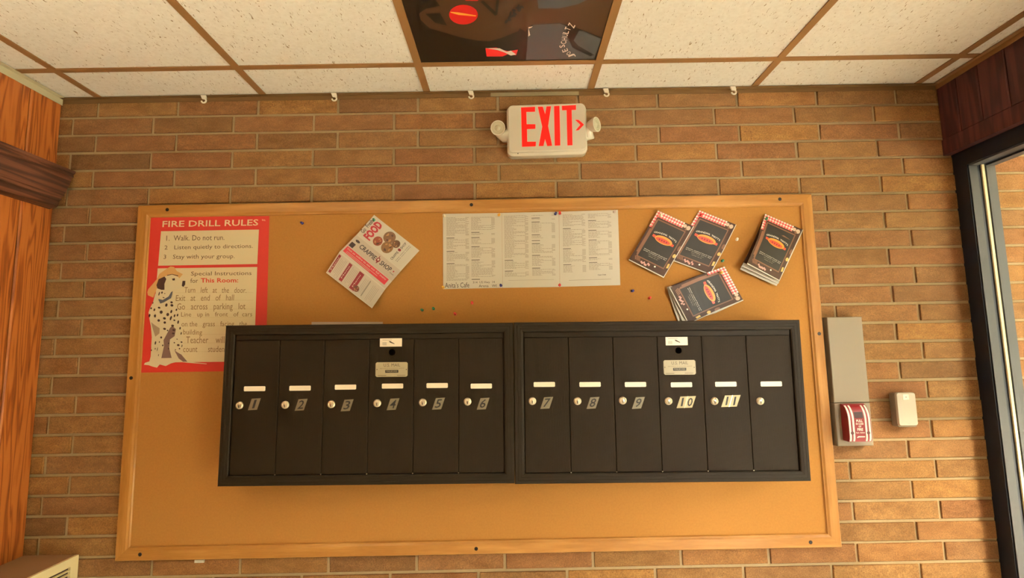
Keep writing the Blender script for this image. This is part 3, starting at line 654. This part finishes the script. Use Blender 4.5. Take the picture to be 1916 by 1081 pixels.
# ------------------------------------------------------------------ four booklets
CW = mat('dark wood print and page shade', (62, 36, 20), .5, nvar=.35, nscale=60, spec=.3); CBRD = mat('blackboard print', (42, 36, 29), .45, spec=.3); CFR = mat('brown frame print', (116, 74, 48), .45); CRD = mat('gingham red', (196, 48, 52), .45); CRW = mat('gingham pink', (226, 132, 124), .45)
CWH = mat('gingham white', (240, 226, 214), .45); CON = mat('onion print', (196, 170, 148), .5); COR = mat('orange emblem', (232, 138, 40), .4); CRE = mat('red emblem', (214, 66, 30), .4); CLM = mat('lemon print', (206, 172, 96), .5); CGP = mat('garlic print', (190, 140, 132), .5)
def booklet(rows, label, back=None, th=.003):
    S = Sheet(rows); t = thing('menu_booklet', label, 'booklet', S.pt(.5, .5), 'black and gingham menu booklets')
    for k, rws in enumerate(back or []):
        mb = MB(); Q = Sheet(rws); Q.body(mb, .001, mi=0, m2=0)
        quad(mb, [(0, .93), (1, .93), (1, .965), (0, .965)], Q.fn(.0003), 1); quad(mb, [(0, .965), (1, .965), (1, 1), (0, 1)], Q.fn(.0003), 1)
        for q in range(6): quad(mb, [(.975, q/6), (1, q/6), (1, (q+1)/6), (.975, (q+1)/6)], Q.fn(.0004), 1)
        mb.build('page', [CW, PAPER], t)  # pages coloured dark brown for the shade behind the cover, white at the foot
    mb = MB(); S.body(mb, .0012, mi=0, m2=1); mb.build('cover', [CW, PAPER], t)
    mb = MB()
    def bs(a0, a1, b0, b1, h, mi, n=6):
        for k in range(n):
            p, q = b0+(b1-b0)*k/n, b0+(b1-b0)*(k+1)/n; quad(mb, [(a0, p), (a1, p), (a1, q), (a0, q)], S.fn(h), mi)
    for i in range(21):
        for j in range(4):
            a, b = .005+i*.036, .004+j*.026
            if a < .76: bs(a, a+.036, b, b+.026, .0003, [6, 5, 4][(i % 2)+(j % 2)], 1)
    for j in range(4, 12):
        for i in range(2): bs(.005+i*.036, .041+i*.036, .004+j*.026, .03+j*.026, .0003, [6, 5, 4][(i % 2)+(j % 2)], 1)
    bs(.05, .085, .34, .80, .0003, 3); bs(.085, .105, .16, .84, .0003, 2)
    bs(.105, .885, .135, .875, .0005, 3); bs(.135, .86, .155, .855, .0007, 0)
    bs(.982, 1, .0, 1, .0009, 14, 10); bs(0, .982, .984, 1, .0009, 14, 1)
    for c, r_, m_ in [((.80, .055), .045, 7), ((.90, .065), .055, 7), ((.86, .10), .03, 2)]: ell(mb, c, r_, r_*.72, S.fn(.0006), m_)
    ell(mb, (.955, .45), .035, .05, S.fn(.0006), 3); ell(mb, (.945, .60), .04, .035, S.fn(.0006), 10); quad(mb, [(.91, .76), (.96, .75), (.97, .83), (.92, .84)], S.fn(.0006), 10)
    for q in range(7): ell(mb, (.30+q*.035, .925+random.uniform(-.02, .02)), .022, .02, S.fn(.0006+q*.00001), 11)
    ell(mb, (.66, .90), .022, .014, S.fn(.0006), 6)
    for q in range(4): quad(mb, [(.08+q*.04, .88), (.10+q*.04, .87), (.15+q*.04, .93), (.13+q*.04, .94)], S.fn(.0006), 2)
    quad(mb, [(.20, .405), (.27, .41), (.34, .44), (.66, .44), (.73, .43), (.80, .435), (.80, .475), (.73, .475), (.66, .47), (.34, .48), (.27, .455), (.20, .445)], S.fn(.0009), 9)
    ell(mb, (.51, .437), .235, .068, S.fn(.0011), 8, 0, 24); ell(mb, (.50, .448), .20, .040, S.fn(.0013), 9, 0, 20)
    for q in range(4): quad(mb, [(.38+q*.065, .438), (.42+q*.065, .432), (.43+q*.065, .462), (.39+q*.065, .466)], S.fn(.0015), 12)
    text(mb, "GRANDMA  'MATT'S", (.19, .318), (.81, .318), (.19, .350), S.fn(.0011), 6, bold=0, arc=1.1)
    for k, (a0, a1) in enumerate([(.19, .82), (.19, .82), (.34, .67), (.38, .63)]):
        text(mb, ['Home cooked food and', 'great company every day', 'open seven days', 'come on in'][k], (a0, .69+k*.028), (a1, .69+k*.028), (a0, .704+k*.028), S.fn(.001), 13 if k > 1 else 6)
    mb.build('cover_print', [CBRD, CW, CFR, CFR, CRD, CRW, CWH, CON, COR, CRE, CLM, CGP, DRED, INKL, PAPER], t)
    return t
booklet([(0, (1309, 392.8), (1378, 420.4), CY_+.004), (.5, (1281.5, 439), (1354.5, 467.5), CY_+.006), (1, (1254, 485.7), (1329, 514), CY_+.010)], 'menu booklet held by the red pin, partly under its left neighbour')
booklet([(0, (1231.2, 393.1), (1298.3, 423.6), CY_+.010), (.5, (1204, 440), (1271, 471), CY_+.012), (1, (1176.2, 486.3), (1241.9, 519.6), CY_+.017)], 'leftmost menu booklet, held by the white pin and overlapping the next one')
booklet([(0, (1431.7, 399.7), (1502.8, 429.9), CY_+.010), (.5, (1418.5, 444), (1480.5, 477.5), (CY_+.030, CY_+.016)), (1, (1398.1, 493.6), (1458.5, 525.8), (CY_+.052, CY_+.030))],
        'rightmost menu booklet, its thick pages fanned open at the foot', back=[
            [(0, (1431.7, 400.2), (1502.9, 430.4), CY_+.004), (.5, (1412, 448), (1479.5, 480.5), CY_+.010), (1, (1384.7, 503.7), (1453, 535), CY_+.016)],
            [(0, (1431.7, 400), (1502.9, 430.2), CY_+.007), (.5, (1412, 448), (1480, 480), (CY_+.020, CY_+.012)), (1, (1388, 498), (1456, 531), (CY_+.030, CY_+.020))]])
booklet([(0, (1356, 498), (1390.6, 561.7), CY_+.008), (.5, (1303, 516.5), (1338.5, 583), CY_+.016), (1, (1252.5, 538.5), (1288, 606), (CY_+.030, CY_+.022))],
        'lowest menu booklet, turned sideways behind the top of the mailboxes', back=[
            [(0, (1356, 498.3), (1391, 562), CY_+.003), (.5, (1303, 516), (1338.8, 585.5), CY_+.006), (1, (1247.5, 537.5), (1270, 606), CY_+.010)],
            [(0, (1356, 498.3), (1391, 562), CY_+.005), (.5, (1303, 516.3), (1338.8, 584.5), CY_+.010), (1, (1250, 538), (1279, 606), CY_+.018)]])

# paper peeping out over the left mailboxes
mb = MB(); p, q = at(583, 603.2, -.03), at(716, 602.0, -.03); mb.prism([(p.x, -.026, p.z-.05), (q.x, -.026, q.z-.055), (q.x, -.026, q.z), (p.x, -.026, p.z+.002)], (0, -.004, 0))
tag(mb.build('paper_stack', mat('shaded white paper', (176, 158, 144), .8)), 'edge of white papers tucked behind the top of the left mailboxes', 'paper')  # white paper given a darker colour for the shade it sits in
mb = MB(); p = at(374, 1049.5, -.002); mb.box(p.x-.016, p.x+.016, -.006, -.002, p.z-.004, p.z+.005); tag(mb.build('paper_scrap', PAPER), 'tiny white paper scrap stuck on the brick under the board frame', 'paper')

# ------------------------------------------------------------------ push pins
def pin(u, v, c, label, base=CY_):
    m = {'blue': (52, 48, 110), 'green': (30, 110, 70), 'red': (200, 44, 34), 'white': (236, 222, 196), 'yellow': (222, 168, 60), 'clear': (190, 168, 160)}[c]
    p = at(u, v, -(base+.008)); d = Vector((random.uniform(-.25, .25), -1, random.uniform(.05, .35)))
    p.y = -base
    t = thing('push_pin', label, 'push pin', p, 'push pins on the cork board')
    mb = MB(); mb.lathe(p+d*.002, d, [(0, .0050), (.0012, .0052), (.0022, .0034), (.0065, .0027), (.0085, .0040), (.0100, .0042), (.0106, .0034)], 12)
    mb.build('head', mat(c+' pin plastic', m, .35), t, smooth=True)
    mb = MB(); mb.lathe(p+d*-.003, d, [(0, .0004), (.006, .0006)], 6); mb.build('needle', CHROME, t)
for a in [(565, 417, 'blue', 'dark blue push pin alone between the poster and the folded flyer'),
          (699, 411, 'green', 'green push pin holding the top corner of the folded flyer', CY_+.002),
          (831, 404, 'white', 'white push pin at the upper left corner of the menu sheets', CY_+.002),
          (933, 401.5, 'yellow', 'yellow push pin at the top between left and middle menu sheets', CY_+.002),
          (1039, 400, 'blue', 'dark blue push pin at the top right of the middle menu sheet', CY_+.002),
          (1048, 399, 'red', 'red push pin at the top left of the right menu sheet', CY_+.002),
          (1149.5, 396, 'clear', 'clear push pin at the top right corner of the right menu sheet', CY_+.002),
          (937.5, 534, 'blue', 'dark blue push pin at the foot between left and middle menu sheets', CY_+.002),
          (1047.5, 533, 'red', 'red push pin at the foot between middle and right menu sheets', CY_+.002),
          (829.5, 537.5, 'yellow', 'yellow push pin at the lower left corner of the menu sheets', CY_+.002),
          (1237, 402.5, 'white', 'white push pin on the leftmost menu booklet', CY_+.013),
          (1312.5, 402, 'red', 'red push pin on the second menu booklet from the left', CY_+.008),
          (1435.5, 409.5, 'green', 'green push pin on the rightmost menu booklet', CY_+.014),
          (1350, 510, 'yellow', 'yellow push pin on the sideways menu booklet', CY_+.012),
          (1380, 448, 'white', 'white push pin alone on the cork between the booklets'),
          (1352.5, 488, 'green', 'green push pin alone beside the second booklet\'s lower right side'),
          (1183, 544, 'blue', 'dark blue push pin alone below the leftmost booklet'),
          (1216, 558, 'red', 'red push pin alone, lower right of the lone blue pin'),
          (883, 567, 'red', 'red push pin alone below the menu sheets, the higher of two'),
          (852, 588, 'red', 'red push pin alone just above the left mailboxes'),
          (790, 580, 'green', 'left one of two green push pins side by side'),
          (811, 578, 'green', 'right one of two green push pins side by side')]: pin(*a)

# ------------------------------------------------------------------ mailboxes
FB = .150     # bezel face distance from the wall
NUMP = mat('grey number plate', (124, 114, 94), .45, .2); NUMG = mat('gold number plate', (178, 164, 122), .5); LABP = mat('name card', (244, 232, 214), .6); PLATEM = mat('brushed plate', (170, 158, 130), .45)
def mailbox(cor4, tilt, doors_top, doors_bot, label, labs, locks, plates, usm, hole, stick, nums):
    F = [at(u, v, -FB) for u, v in cor4]
    cx_ = sum(p.x for p in F)/4; cz_ = sum(p.z for p in F)/4
    x0 = (F[0].x+F[3].x)/2-cx_; x1 = (F[1].x+F[2].x)/2-cx_; z1 = (F[0].z+F[1].z)/2-cz_; z0 = (F[2].z+F[3].z)/2-cz_
    t = thing('mailbox_unit', label, 'mailbox', (cx_, -CY_-.001, cz_), 'pair of black mailbox units'); t.rotation_euler = (0, tilt, 0)
    oy = CY_+.001
    ct_, st_ = math.cos(tilt), math.sin(tilt)
    def loc(u, v, y):      # photo point on plane y -> the unit's own frame
        p = at(u, v, -y); dx, dz = p.x-cx_, p.z-cz_
        return Vector((dx*ct_-dz*st_, -(y-oy), dx*st_+dz*ct_))
    Y = lambda y: -(y-oy)
    w = .031
    mb = MB(); mb.box(x0+.004, x1-.004, Y(FB-.012), Y(oy), z0+.004, z1-.004); mb.build('housing', BRONZE, t, local=True)
    prof = [(.002, Y(FB-.02)), (0, Y(FB-.003)), (.002, Y(FB)), (.010, Y(FB)), (.0105, Y(FB-.0005)), (.0115, Y(FB-.0005)), (.012, Y(FB)), (.020, Y(FB)), (.0205, Y(FB-.0005)), (.0215, Y(FB-.0005)), (.022, Y(FB)), (w-.003, Y(FB-.001)), (w, Y(FB-.003)), (w, Y(FB-.0125))]
    mb = MB(); mb.frame(x0, x1, z0, z1, prof); mb.build('frame', BRONZE, t, local=True, fix=False)
    zi0, zi1 = z0+w, z1-w; xi0, xi1 = x0+w, x1-w
    mb = MB(); mb.box(xi0+.003, xi1-.003, Y(FB-.006), Y(FB-.012), zi1-.017, zi1-.003); mb.build('top_rail', BRONZE, t, local=True)
    n = 6; dw = (xi1-xi0-.004)/n; FD = FB-.006
    for k in range(n):
        a, b = xi0+.002+k*dw+.0009, xi0+.002+(k+1)*dw-.0009; c = .0012
        d = bpy.data.objects.new('door', None)
        mb = MB(); za, zb = zi0+.002, zi1-.019
        rect = lambda i, y: [(a+i, y, za+i), (b-i, y, za+i), (b-i, y, zb-i), (a+i, y, zb-i)]
        A, B, Cc = rect(c, Y(FD)), rect(0, Y(FD-c)), rect(0, Y(FB-.012))
        mb.raw(A+B+Cc, [(0, 1, 2, 3)]+[(i, 4+i, 4+(i+1) % 4, (i+1) % 4) for i in range(4)]+[(4+i, 8+i, 8+(i+1) % 4, 4+(i+1) % 4) for i in range(4)])
        d = mb.build('door', DOORM, t, local=True)
        pf = lambda h: (lambda u, v: loc(u, v, FD+h))
        # name card, lock, number plate
        u, v = labs[k]; mb = MB(); q = loc(u, v, FD); hw, hh, rr_ = .0345, .0078, .002
        pts = [(q.x-hw+rr_, q.z-hh), (q.x+hw-rr_, q.z-hh), (q.x+hw, q.z-hh+rr_), (q.x+hw, q.z+hh-rr_), (q.x+hw-rr_, q.z+hh), (q.x-hw+rr_, q.z+hh), (q.x-hw, q.z+hh-rr_), (q.x-hw, q.z-hh+rr_)]
        mb.prism([(x, Y(FD), z) for x, z in pts], (0, -.0008, 0)); mb.build('name_card', LABP, d, local=True)
        u, v = locks[k]; q = loc(u, v, FD); mb = MB()
        mb.lathe((q.x, Y(FD), q.z), (0, -1, 0), [(0, .0125), (.003, .0125), (.0055, .0105), (.0062, .008), (.0052, .0065), (.006, .005), (.0062, .001)], 20)
        mb.box(q.x-.0011, q.x+.0011, Y(FD)-.0068, Y(FD)-.0055, q.z-.0075, q.z+.001, 1)
        mb.build('lock', [CHROME, BLACK], d, smooth=True, local=True)
        if k < len(plates):
            (u, v), wd = plates[k]; mb = MB(); sl, h2 = 3.6, 11.3
            pts = [(u-wd/2-sl, v+h2), (u+wd/2-sl, v+h2-1), (u+wd/2+sl, v-h2), (u-wd/2+sl, v-h2+1)]
            base = [pf(.0001)(*p) for p in pts]; mb.prism(base, (0, -.0007, 0), 0)
            gw = 4.5 if nums[k] == '1' else 10.5
            if len(nums[k]) == 1: text(mb, nums[k], (u-gw/2+2.4, v-8), (u+gw/2+2.4, v-8.6), (u-gw/2-2.4, v+8), pf(.001), 1, bold=.008)
            else:
                for ch, du in zip(nums[k], (-wd/4, wd/4)):
                    g2 = 3.5 if ch == '1' else 9.5
                    text(mb, ch, (u+du-g2/2+1.5, v-7.8), (u+du+g2/2+1.5, v-8.2), (u+du-g2/2-1.5, v+8), pf(.001), 1, bold=.012)
                quad(mb, [(u+3.2, v-h2), (u+3.8, v-h2), (u-3.2, v+h2), (u-3.8, v+h2)], pf(.001), 2)
            mb.build('number_plate', [NUMG if len(nums[k]) > 1 else NUMP, BLACK, CHROME], d, local=True)
        if k == 3:
            u, v = usm; mb = MB(); hw, hh, c = .052, .0235, .004; q = loc(u, v, FD)
            pts = [(q.x-hw+c, q.z-hh), (q.x+hw-c, q.z-hh), (q.x+hw, q.z-hh+c), (q.x+hw, q.z+hh-c), (q.x+hw-c, q.z+hh), (q.x-hw+c, q.z+hh), (q.x-hw, q.z+hh-c), (q.x-hw, q.z-hh+c)]
            mb.prism([(x, Y(FD), z) for x, z in pts], (0, -.001, 0))
            text(mb, 'U.S. MAIL', (u-15, v-11), (u+16, v-11.6), (u-15, v-5), pf(.0013), 1)
            text(mb, 'approved by the postmaster general', (u-22, v-2.6), (u+23, v-3.2), (u-22, v-.8), pf(.0013), 1)
            quad(mb, [(u-12, v+1.2), (u+12.5, v+.8), (u+12.5, v+6), (u-12, v+6.4)], pf(.0013), 2)
            text(mb, 'MAILBOXES', (u-10, v+2), (u+10.5, v+1.8), (u-10, v+5), pf(.0016), 0)
            quad(mb, [(u-26, v+11), (u-10, v+10.8), (u-10, v+11.6), (u-26, v+11.8)], pf(.0013), 1); quad(mb, [(u+10, v+10.6), (u+26, v+10.4), (u+26, v+11.2), (u+10, v+11.4)], pf(.0013), 1)
            for du in (-27.5, 27.5): ell(mb, (u+du, v), 1, 1, pf(.0013), 1)
            mb.build('mail_plate', [PLATEM, INK, BLACK], d, local=True)
            u, v = hole; q = loc(u, v, FD); mb = MB(); mb.lathe((q.x, Y(FD)+.001, q.z), (0, -1, 0), [(0, .0108), (.0018, .0108), (.0014, .009)], 20); mb.build('key_hole', mat('pit black', (3, 2, 2), .9, spec=0), d, local=True)
            u, v = stick; mb = MB(); q = loc(u, v, FD); hw, hh = .036, .0135
            mb.prism([(q.x-hw, Y(FD), q.z-hh), (q.x+hw, Y(FD), q.z-hh), (q.x+hw, Y(FD), q.z+hh), (q.x-hw, Y(FD), q.z+hh)], (0, -.0004, 0))
            quad(mb, [(u-16, v-5), (u+2, v-5), (u+2, v-4.2), (u-16, v-4.2)], pf(.0008), 1)
            for k2 in range(3): quad(mb, [(u-16, v+k2*2), (u-8, v+k2*2), (u-8, v+.9+k2*2), (u-16, v+.9+k2*2)], pf(.0008), 1)
            quad(mb, [(u-4, v-2.5), (u-1, v-2.5), (u+7, v+2.2), (u+6, v+3), (u-2, v)], pf(.0008), 2)
            mb.build('sticker', [LABP, INKL, INK], d, local=True)
    for k in range(1, n):
        mb = MB(); mb.lathe((xi0+.002+k*dw, Y(FB-.006), zi0+.002), (0, -1, 0), [(0, .0022), (.0018, .0022), (.0022, .001)], 8)
        mb.build('rivet', mat('worn rivet', (150, 140, 124), .4, .5), t, local=True)
    if nums[0] == '7':
        mb = MB(); xr = xi0+.002+dw-.020; mb.box(xr, xr+.0165, Y(FD)-.0012, Y(FD)+.001, zi0+.004, zi1-.021); mb.build('edge_strip', DOORM, t, local=True)
    return t
mailbox([(423, 609.5), (960.5, 602.5), (963, 904.5), (405, 910)], .008, None, None, 'left black mailbox unit with doors one to six',
        [(476.5, 727), (561.5, 726), (646.5, 724), (734.5, 722), (818, 721), (900.5, 722)], [(448.5, 758), (534, 757), (620, 756), (706, 754), (791, 752.5), (875, 751)],
        [((476, 756), 17), ((563.5, 757), 17), ((649.5, 758), 17), ((735.5, 756), 17), ((820.5, 755), 17), ((904, 755), 17)], (732.8, 691), (733.8, 659), (731.5, 640.5), '1 2 3 4 5 6'.split())
mailbox([(961, 602), (1495, 599), (1520, 901.5), (963.5, 904)], .0085, None, None, 'right black mailbox unit with doors seven to eleven and one unnumbered',
        [(1018.5, 719), (1104, 719), (1189, 719), (1275, 719.5), (1358, 718.5), (1443, 718)], [(996, 750), (1080.5, 750), (1165, 749), (1250.5, 750), (1336.5, 750), (1422, 750)],
        [((1023, 753.5), 17), ((1109.5, 753.5), 17), ((1194.5, 753.5), 17), ((1284, 752), 29), ((1367.5, 750), 29)], (1271.5, 687), (1269.5, 655.5), (1266, 638), '7 8 9 10 11'.split())

# ------------------------------------------------------------------ exit sign
ex = thing('exit_sign', 'white exit sign with red letters and two round emergency lamps', 'exit sign', at(1023, 242, 0))
def rrect(x0, x1, z0, z1, r, y, n=6, sh=0):
    out = []
    for cx_, cz_, a0 in ((x1-r, z0+r, -90), (x1-r, z1-r, 0), (x0+r, z1-r, 90), (x0+r, z0+r, 180)):
        for i in range(n+1):
            a = math.radians(a0+90*i/n); x = cx_+r*math.cos(a); out.append(Vector((x, y, cz_+r*math.sin(a)+sh*(x-(x0+x1)/2))))
    return out
def rsolid(mb, x0, x1, z0, z1, r, layers, mi=0, sh=0):
    """layers: (inset, y) from back to front"""
    L_ = [rrect(x0+i, x1-i, z0+i, z1-i, max(r-i, .002), y, sh=sh) for i, y in layers]; n = len(L_[0]); k = len(mb.v)
    for l in L_: mb.v += l
    for j in range(len(L_)-1):
        for i in range(n): mb.f.append([k+j*n+i, k+j*n+(i+1) % n, k+(j+1)*n+(i+1) % n, k+(j+1)*n+i]); mb.m.append(mi)
    mb.f.append([k+i for i in range(n)]); mb.m.append(mi); mb.f.append([k+(len(L_)-1)*n+i for i in range(n)][::-1]); mb.m.append(mi)
SX0, SX1, SZ0, SZ1 = .118, .409, ZO-.187, ZO+.004
mb = MB(); rsolid(mb, SX0, SX1, SZ0, SZ1, .022, [(.002, -.001), (0, -.004), (0, -.034), (.006, -.038)], sh=.016); mb.build('housing', PLASTIC, ex, smooth=True)
mb = MB(); rsolid(mb, SX0+.004, SX1-.004, SZ0+.010, SZ1-.004, .018, [(0, -.0375), (0, -.047), (.003, -.050)], sh=.016); mb.build('face_plate', PLASTIC, ex, smooth=True)
e = crop(900, 160, 7.664); PX = plane(.0506)
LET = mat('lit red letter', (236, 20, 10), .4, emit=(255, 20, 8), estr=.55)
for pts in ([(575, 315), (775, 305), (775, 375), (650, 378), (655, 555), (780, 555), (780, 620), (658, 625), (662, 805), (788, 805), (785, 870), (590, 878)],
            [(815, 305), (885, 303), (920, 410), (940, 300), (1005, 297), (962, 580), (1020, 862), (950, 865), (918, 765), (895, 866), (828, 868), (878, 590)],
            [(1048, 295), (1125, 292), (1138, 858), (1058, 862)], [(1160, 290), (1362, 280), (1362, 348), (1300, 350), (1312, 855), (1240, 858), (1228, 352), (1162, 355)]):
    mb = MB(); quad(mb, [e(*p) for p in pts], PX); mb.build('letter', LET, ex)
mb = MB(); quad(mb, [e(*p) for p in [(1348, 490), (1400, 492), (1478, 560), (1400, 640), (1355, 645), (1425, 562)]], PX); mb.build('arrow', LET, ex)
LENS = mat('lamp lens', (196, 188, 160), .15, spec=.8)
for s, (u, v), d, jx in ((-1, (931.5, 239), Vector((-.12, -.95, -.22)), SX0), (1, (1117, 232.5), Vector((.72, -.62, -.05)), SX1)):
    c = at(u, v, -.062); d.normalize()
    mb = MB(); j = Vector((jx-s*.006, -.022, ZO-.105))
    mb.tube([j, j+Vector((s*.016, 0, -.002)), c-d*.040+Vector((0, 0, -.012)), c-d*.026], [.026, .023, .018, .014], 16)
    mb.lathe(c-d*.038, d, [(0, .012), (.006, .018), (.020, .023), (.034, .0265), (.038, .0265), (.038, .024), (.034, .0235)], 28, cap=True); h = mb.build('lamp_head', PLASTIC, ex, smooth=True)
    inherit(h, ex)
    mb = MB(); mb.lathe(c-d*.004, d, [(0, .0238), (.0022, .0236), (.003, .019), (.0018, .018), (.0028, .012), (.0016, .011), (.0045, .006), (.006, .003), (.0064, .0005)], 28); l = mb.build('lamp_lens', LENS, h, smooth=True)
    l.location = (0, 0, 0)
mb = MB(); p = at(969, 289, -.03); mb.disc((p.x, -.040, SZ0+.006), .002, (1, 0, 0), (0, 0, 1)); mb.build('vent_hole', BLACK, ex)

# ------------------------------------------------------------------ ceiling hooks
for (u, v), lab in zip([(381, 192), (625, 187), (881, 183), (1134, 177), (1372, 174)],
                       ['white plastic hook nearest the left wall on the ceiling edge', 'white plastic hook, second from the left wall on the ceiling edge', 'white plastic hook just left of the exit sign on the ceiling edge', 'white plastic hook just right of the exit sign on the ceiling edge', 'white plastic hook nearest the window on the ceiling edge']):
    p = at(u, v, -.02); z = ZC-.0035
    hk = thing('ceiling_hook', lab, 'hook', (p.x, -.02, z), 'white hooks along the ceiling edge')
    mb = MB(); x = p.x
    mb.prism([(x-.011, -.024, z), (x+.008, -.024, z), (x+.011, -.024, z-.012), (x+.004, -.024, z-.015), (x-.005, -.024, z-.014)], (0, .006, 0)); mb.build('clip', WHITEP, hk)
    pts = [(x+.001, -.021, z-.011), (x+.008, -.022, z-.017)] + [(x+.0015+.0085*math.cos(a), -.022, z-.021+.0085*math.sin(a)) for a in [math.radians(20-24*k) for k in range(9)]]
    mb = MB(); mb.tube(pts, [.003]*len(pts), 8); mb.build('hook_curl', WHITEP, hk, smooth=True)

# ------------------------------------------------------------------ fire alarm box, pull station, wall sensor
FBX = mat('taupe painted metal', (134, 119, 100), .55)
a0, a1 = at(1548, 593, -.032), at(1635, 834, -.032)
X0b, X1b, Z1b, Z0b = 1.227, 1.350, ZO-.792, ZO-1.232; zs = ZO-1.087
fb = thing('alarm_wall_box', 'tall narrow taupe metal box on the brick right of the board', 'electrical box', (1.29, 0, Z0b))
def cbox(mb, x0, x1, y0, y1, z0, z1, c=.002):
    f = [(x0+c, y0, z0+c), (x1-c, y0, z0+c), (x1-c, y0, z1-c), (x0+c, y0, z1-c)]; g = [(x0, y0+c, z0), (x1, y0+c, z0), (x1, y0+c, z1), (x0, y0+c, z1)]; b = [(x, y1, z) for x, _, z in g]
    mb.raw(f+g+b, [(0, 1, 2, 3)]+[(i, 4+i, 4+(i+1) % 4, (i+1) % 4) for i in range(4)]+[(4+i, 8+i, 8+(i+1) % 4, 4+(i+1) % 4) for i in range(4)]+[(8, 9, 10, 11)])
mb = MB(); cbox(mb, X0b, X1b, -.032, -.0022, zs+.0008, Z1b); mb.build('upper_cover', FBX, fb)
mb = MB(); cbox(mb, X0b, X1b, -.032, -.0022, Z0b, zs-.0008); mb.build('lower_box', FBX, fb)
ps = thing('fire_pull_station', 'red and white striped fire alarm pull station on the taupe box', 'fire alarm', (1.28, -.032, ZO-1.15))
x0, x1, zt, zb = 1.246, 1.322, ZO-1.090, ZO-1.212; H = zt-zb
def prof_y(t):     # t 0 top .. 1 bottom -> distance in front of the box
    return .003+.034*math.sqrt(max(0, 1-(1-min(1, t/.42+.02))**2)) - (.005*max(0, (t-.85)/.15)**2)
PR = mat('alarm red', (128, 20, 30), .35); PW = mat('alarm white', (240, 228, 212), .4); PD = mat('alarm dark red', (84, 12, 18), .4)
n = 24; arcp = [(-.032-prof_y(i/n), zt-H*i/n) for i in range(n+1)]
mb = MB(); side = [(-.0325, zt)]+arcp+[(-.0325, zb)]
mb.prism([(x0, y, z) for y, z in side], (x1-x0, 0, 0)); mb.build('housing', [PR], ps)
mb = MB()
def onarc(xa, xb, t0, t1, h, mi, k=10):
    for i in range(k):
        p, q = t0+(t1-t0)*i/k, t0+(t1-t0)*(i+1)/k
        mb.poly([(xa, -.032-prof_y(p)-h, zt-H*p), (xb, -.032-prof_y(p)-h, zt-H*p), (xb, -.032-prof_y(q)-h, zt-H*q), (xa, -.032-prof_y(q)-h, zt-H*q)], mi)
for xa in (.0015, .0135, .0555, .0675): onarc(x0+xa, x0+xa+.006, .03, .985, .0006, 0, 14)
mb.build('white_stripes', PW, ps)
mb = MB(); onarc(x0+.023, x0+.052, .20, .36, .0006, 0, 3); mb.build('handle_recess', mat('recess dark red', (52, 8, 12), .6), ps)
fnp = lambda xx, tt: Vector((xx, -.032-prof_y(tt)-.0008, zt-H*tt))
mb = MB()
for s, t0, t1, xa, xb in (('PULL', .40, .47, .032, .053), ('IN CASE', .49, .54, .030, .055), ('OF', .56, .61, .038, .047), ('FIRE', .63, .70, .033, .052), ('Push In   Pull Down', .735, .77, .028, .057)):
    xa -= .005; xb -= .005; text(mb, s, (x0+xa, t0), (x0+xb, t0), (x0+xa, t1), fnp, 0, bold=.02)
quad(mb, [(x0+.024, .885), (x0+.029, .845), (x0+.052, .85), (x0+.051, .875), (x0+.031, .875), (x0+.028, .89)], fnp, 0)
mb.build('white_lettering', PW, ps)
mb = MB()
for xa in (.0105, .0645): mb.lathe((x0+xa, -.032-prof_y(.76)+.001, zt-H*.76), (0, -1, 0), [(0, .0055), (.002, .0055), (.003, .003)], 12)
mb.build('knobs', PD, ps)
sx = thing('wall_sensor', 'small cream plastic sensor box on the brick beside the alarm box', 'sensor', (1.47, 0, ZO-1.17))
mb = MB(); rsolid(mb, 1.438, 1.506, ZO-1.172, ZO-1.058, .008, [(.001, -.0022), (0, -.004), (0, -.030), (.001, -.032)]); mb.build('back_case', mat('grey beige plastic', (126, 112, 96), .5), sx, smooth=True)
mb = MB(); rsolid(mb, 1.437, 1.504, ZO-1.167, ZO-1.055, .009, [(0, -.0322), (0, -.036), (.002, -.040)]); mb.build('front_cover', mat('warm grey plastic', (180, 168, 150), .5), sx, smooth=True)
mb = MB(); rsolid(mb, 1.459, 1.480, ZO-1.080, ZO-1.061, .002, [(0, -.0403), (.0005, -.0409)]); mb.build('lens_window', mat('pale lens', (232, 224, 208), .25), sx)
mb = MB(); mb.disc((1.4695, -.0412, ZO-1.0705), .0028, (1, 0, 0), (0, 0, 1)); mb.box(1.467, 1.476, -.0406, -.0402, ZO-1.159, ZO-1.1575); mb.build('sensor_marks', mat('grey mark', (150, 146, 138), .5), sx)
for o in bpy.data.objects:
    if '_o' in o: del o['_o']
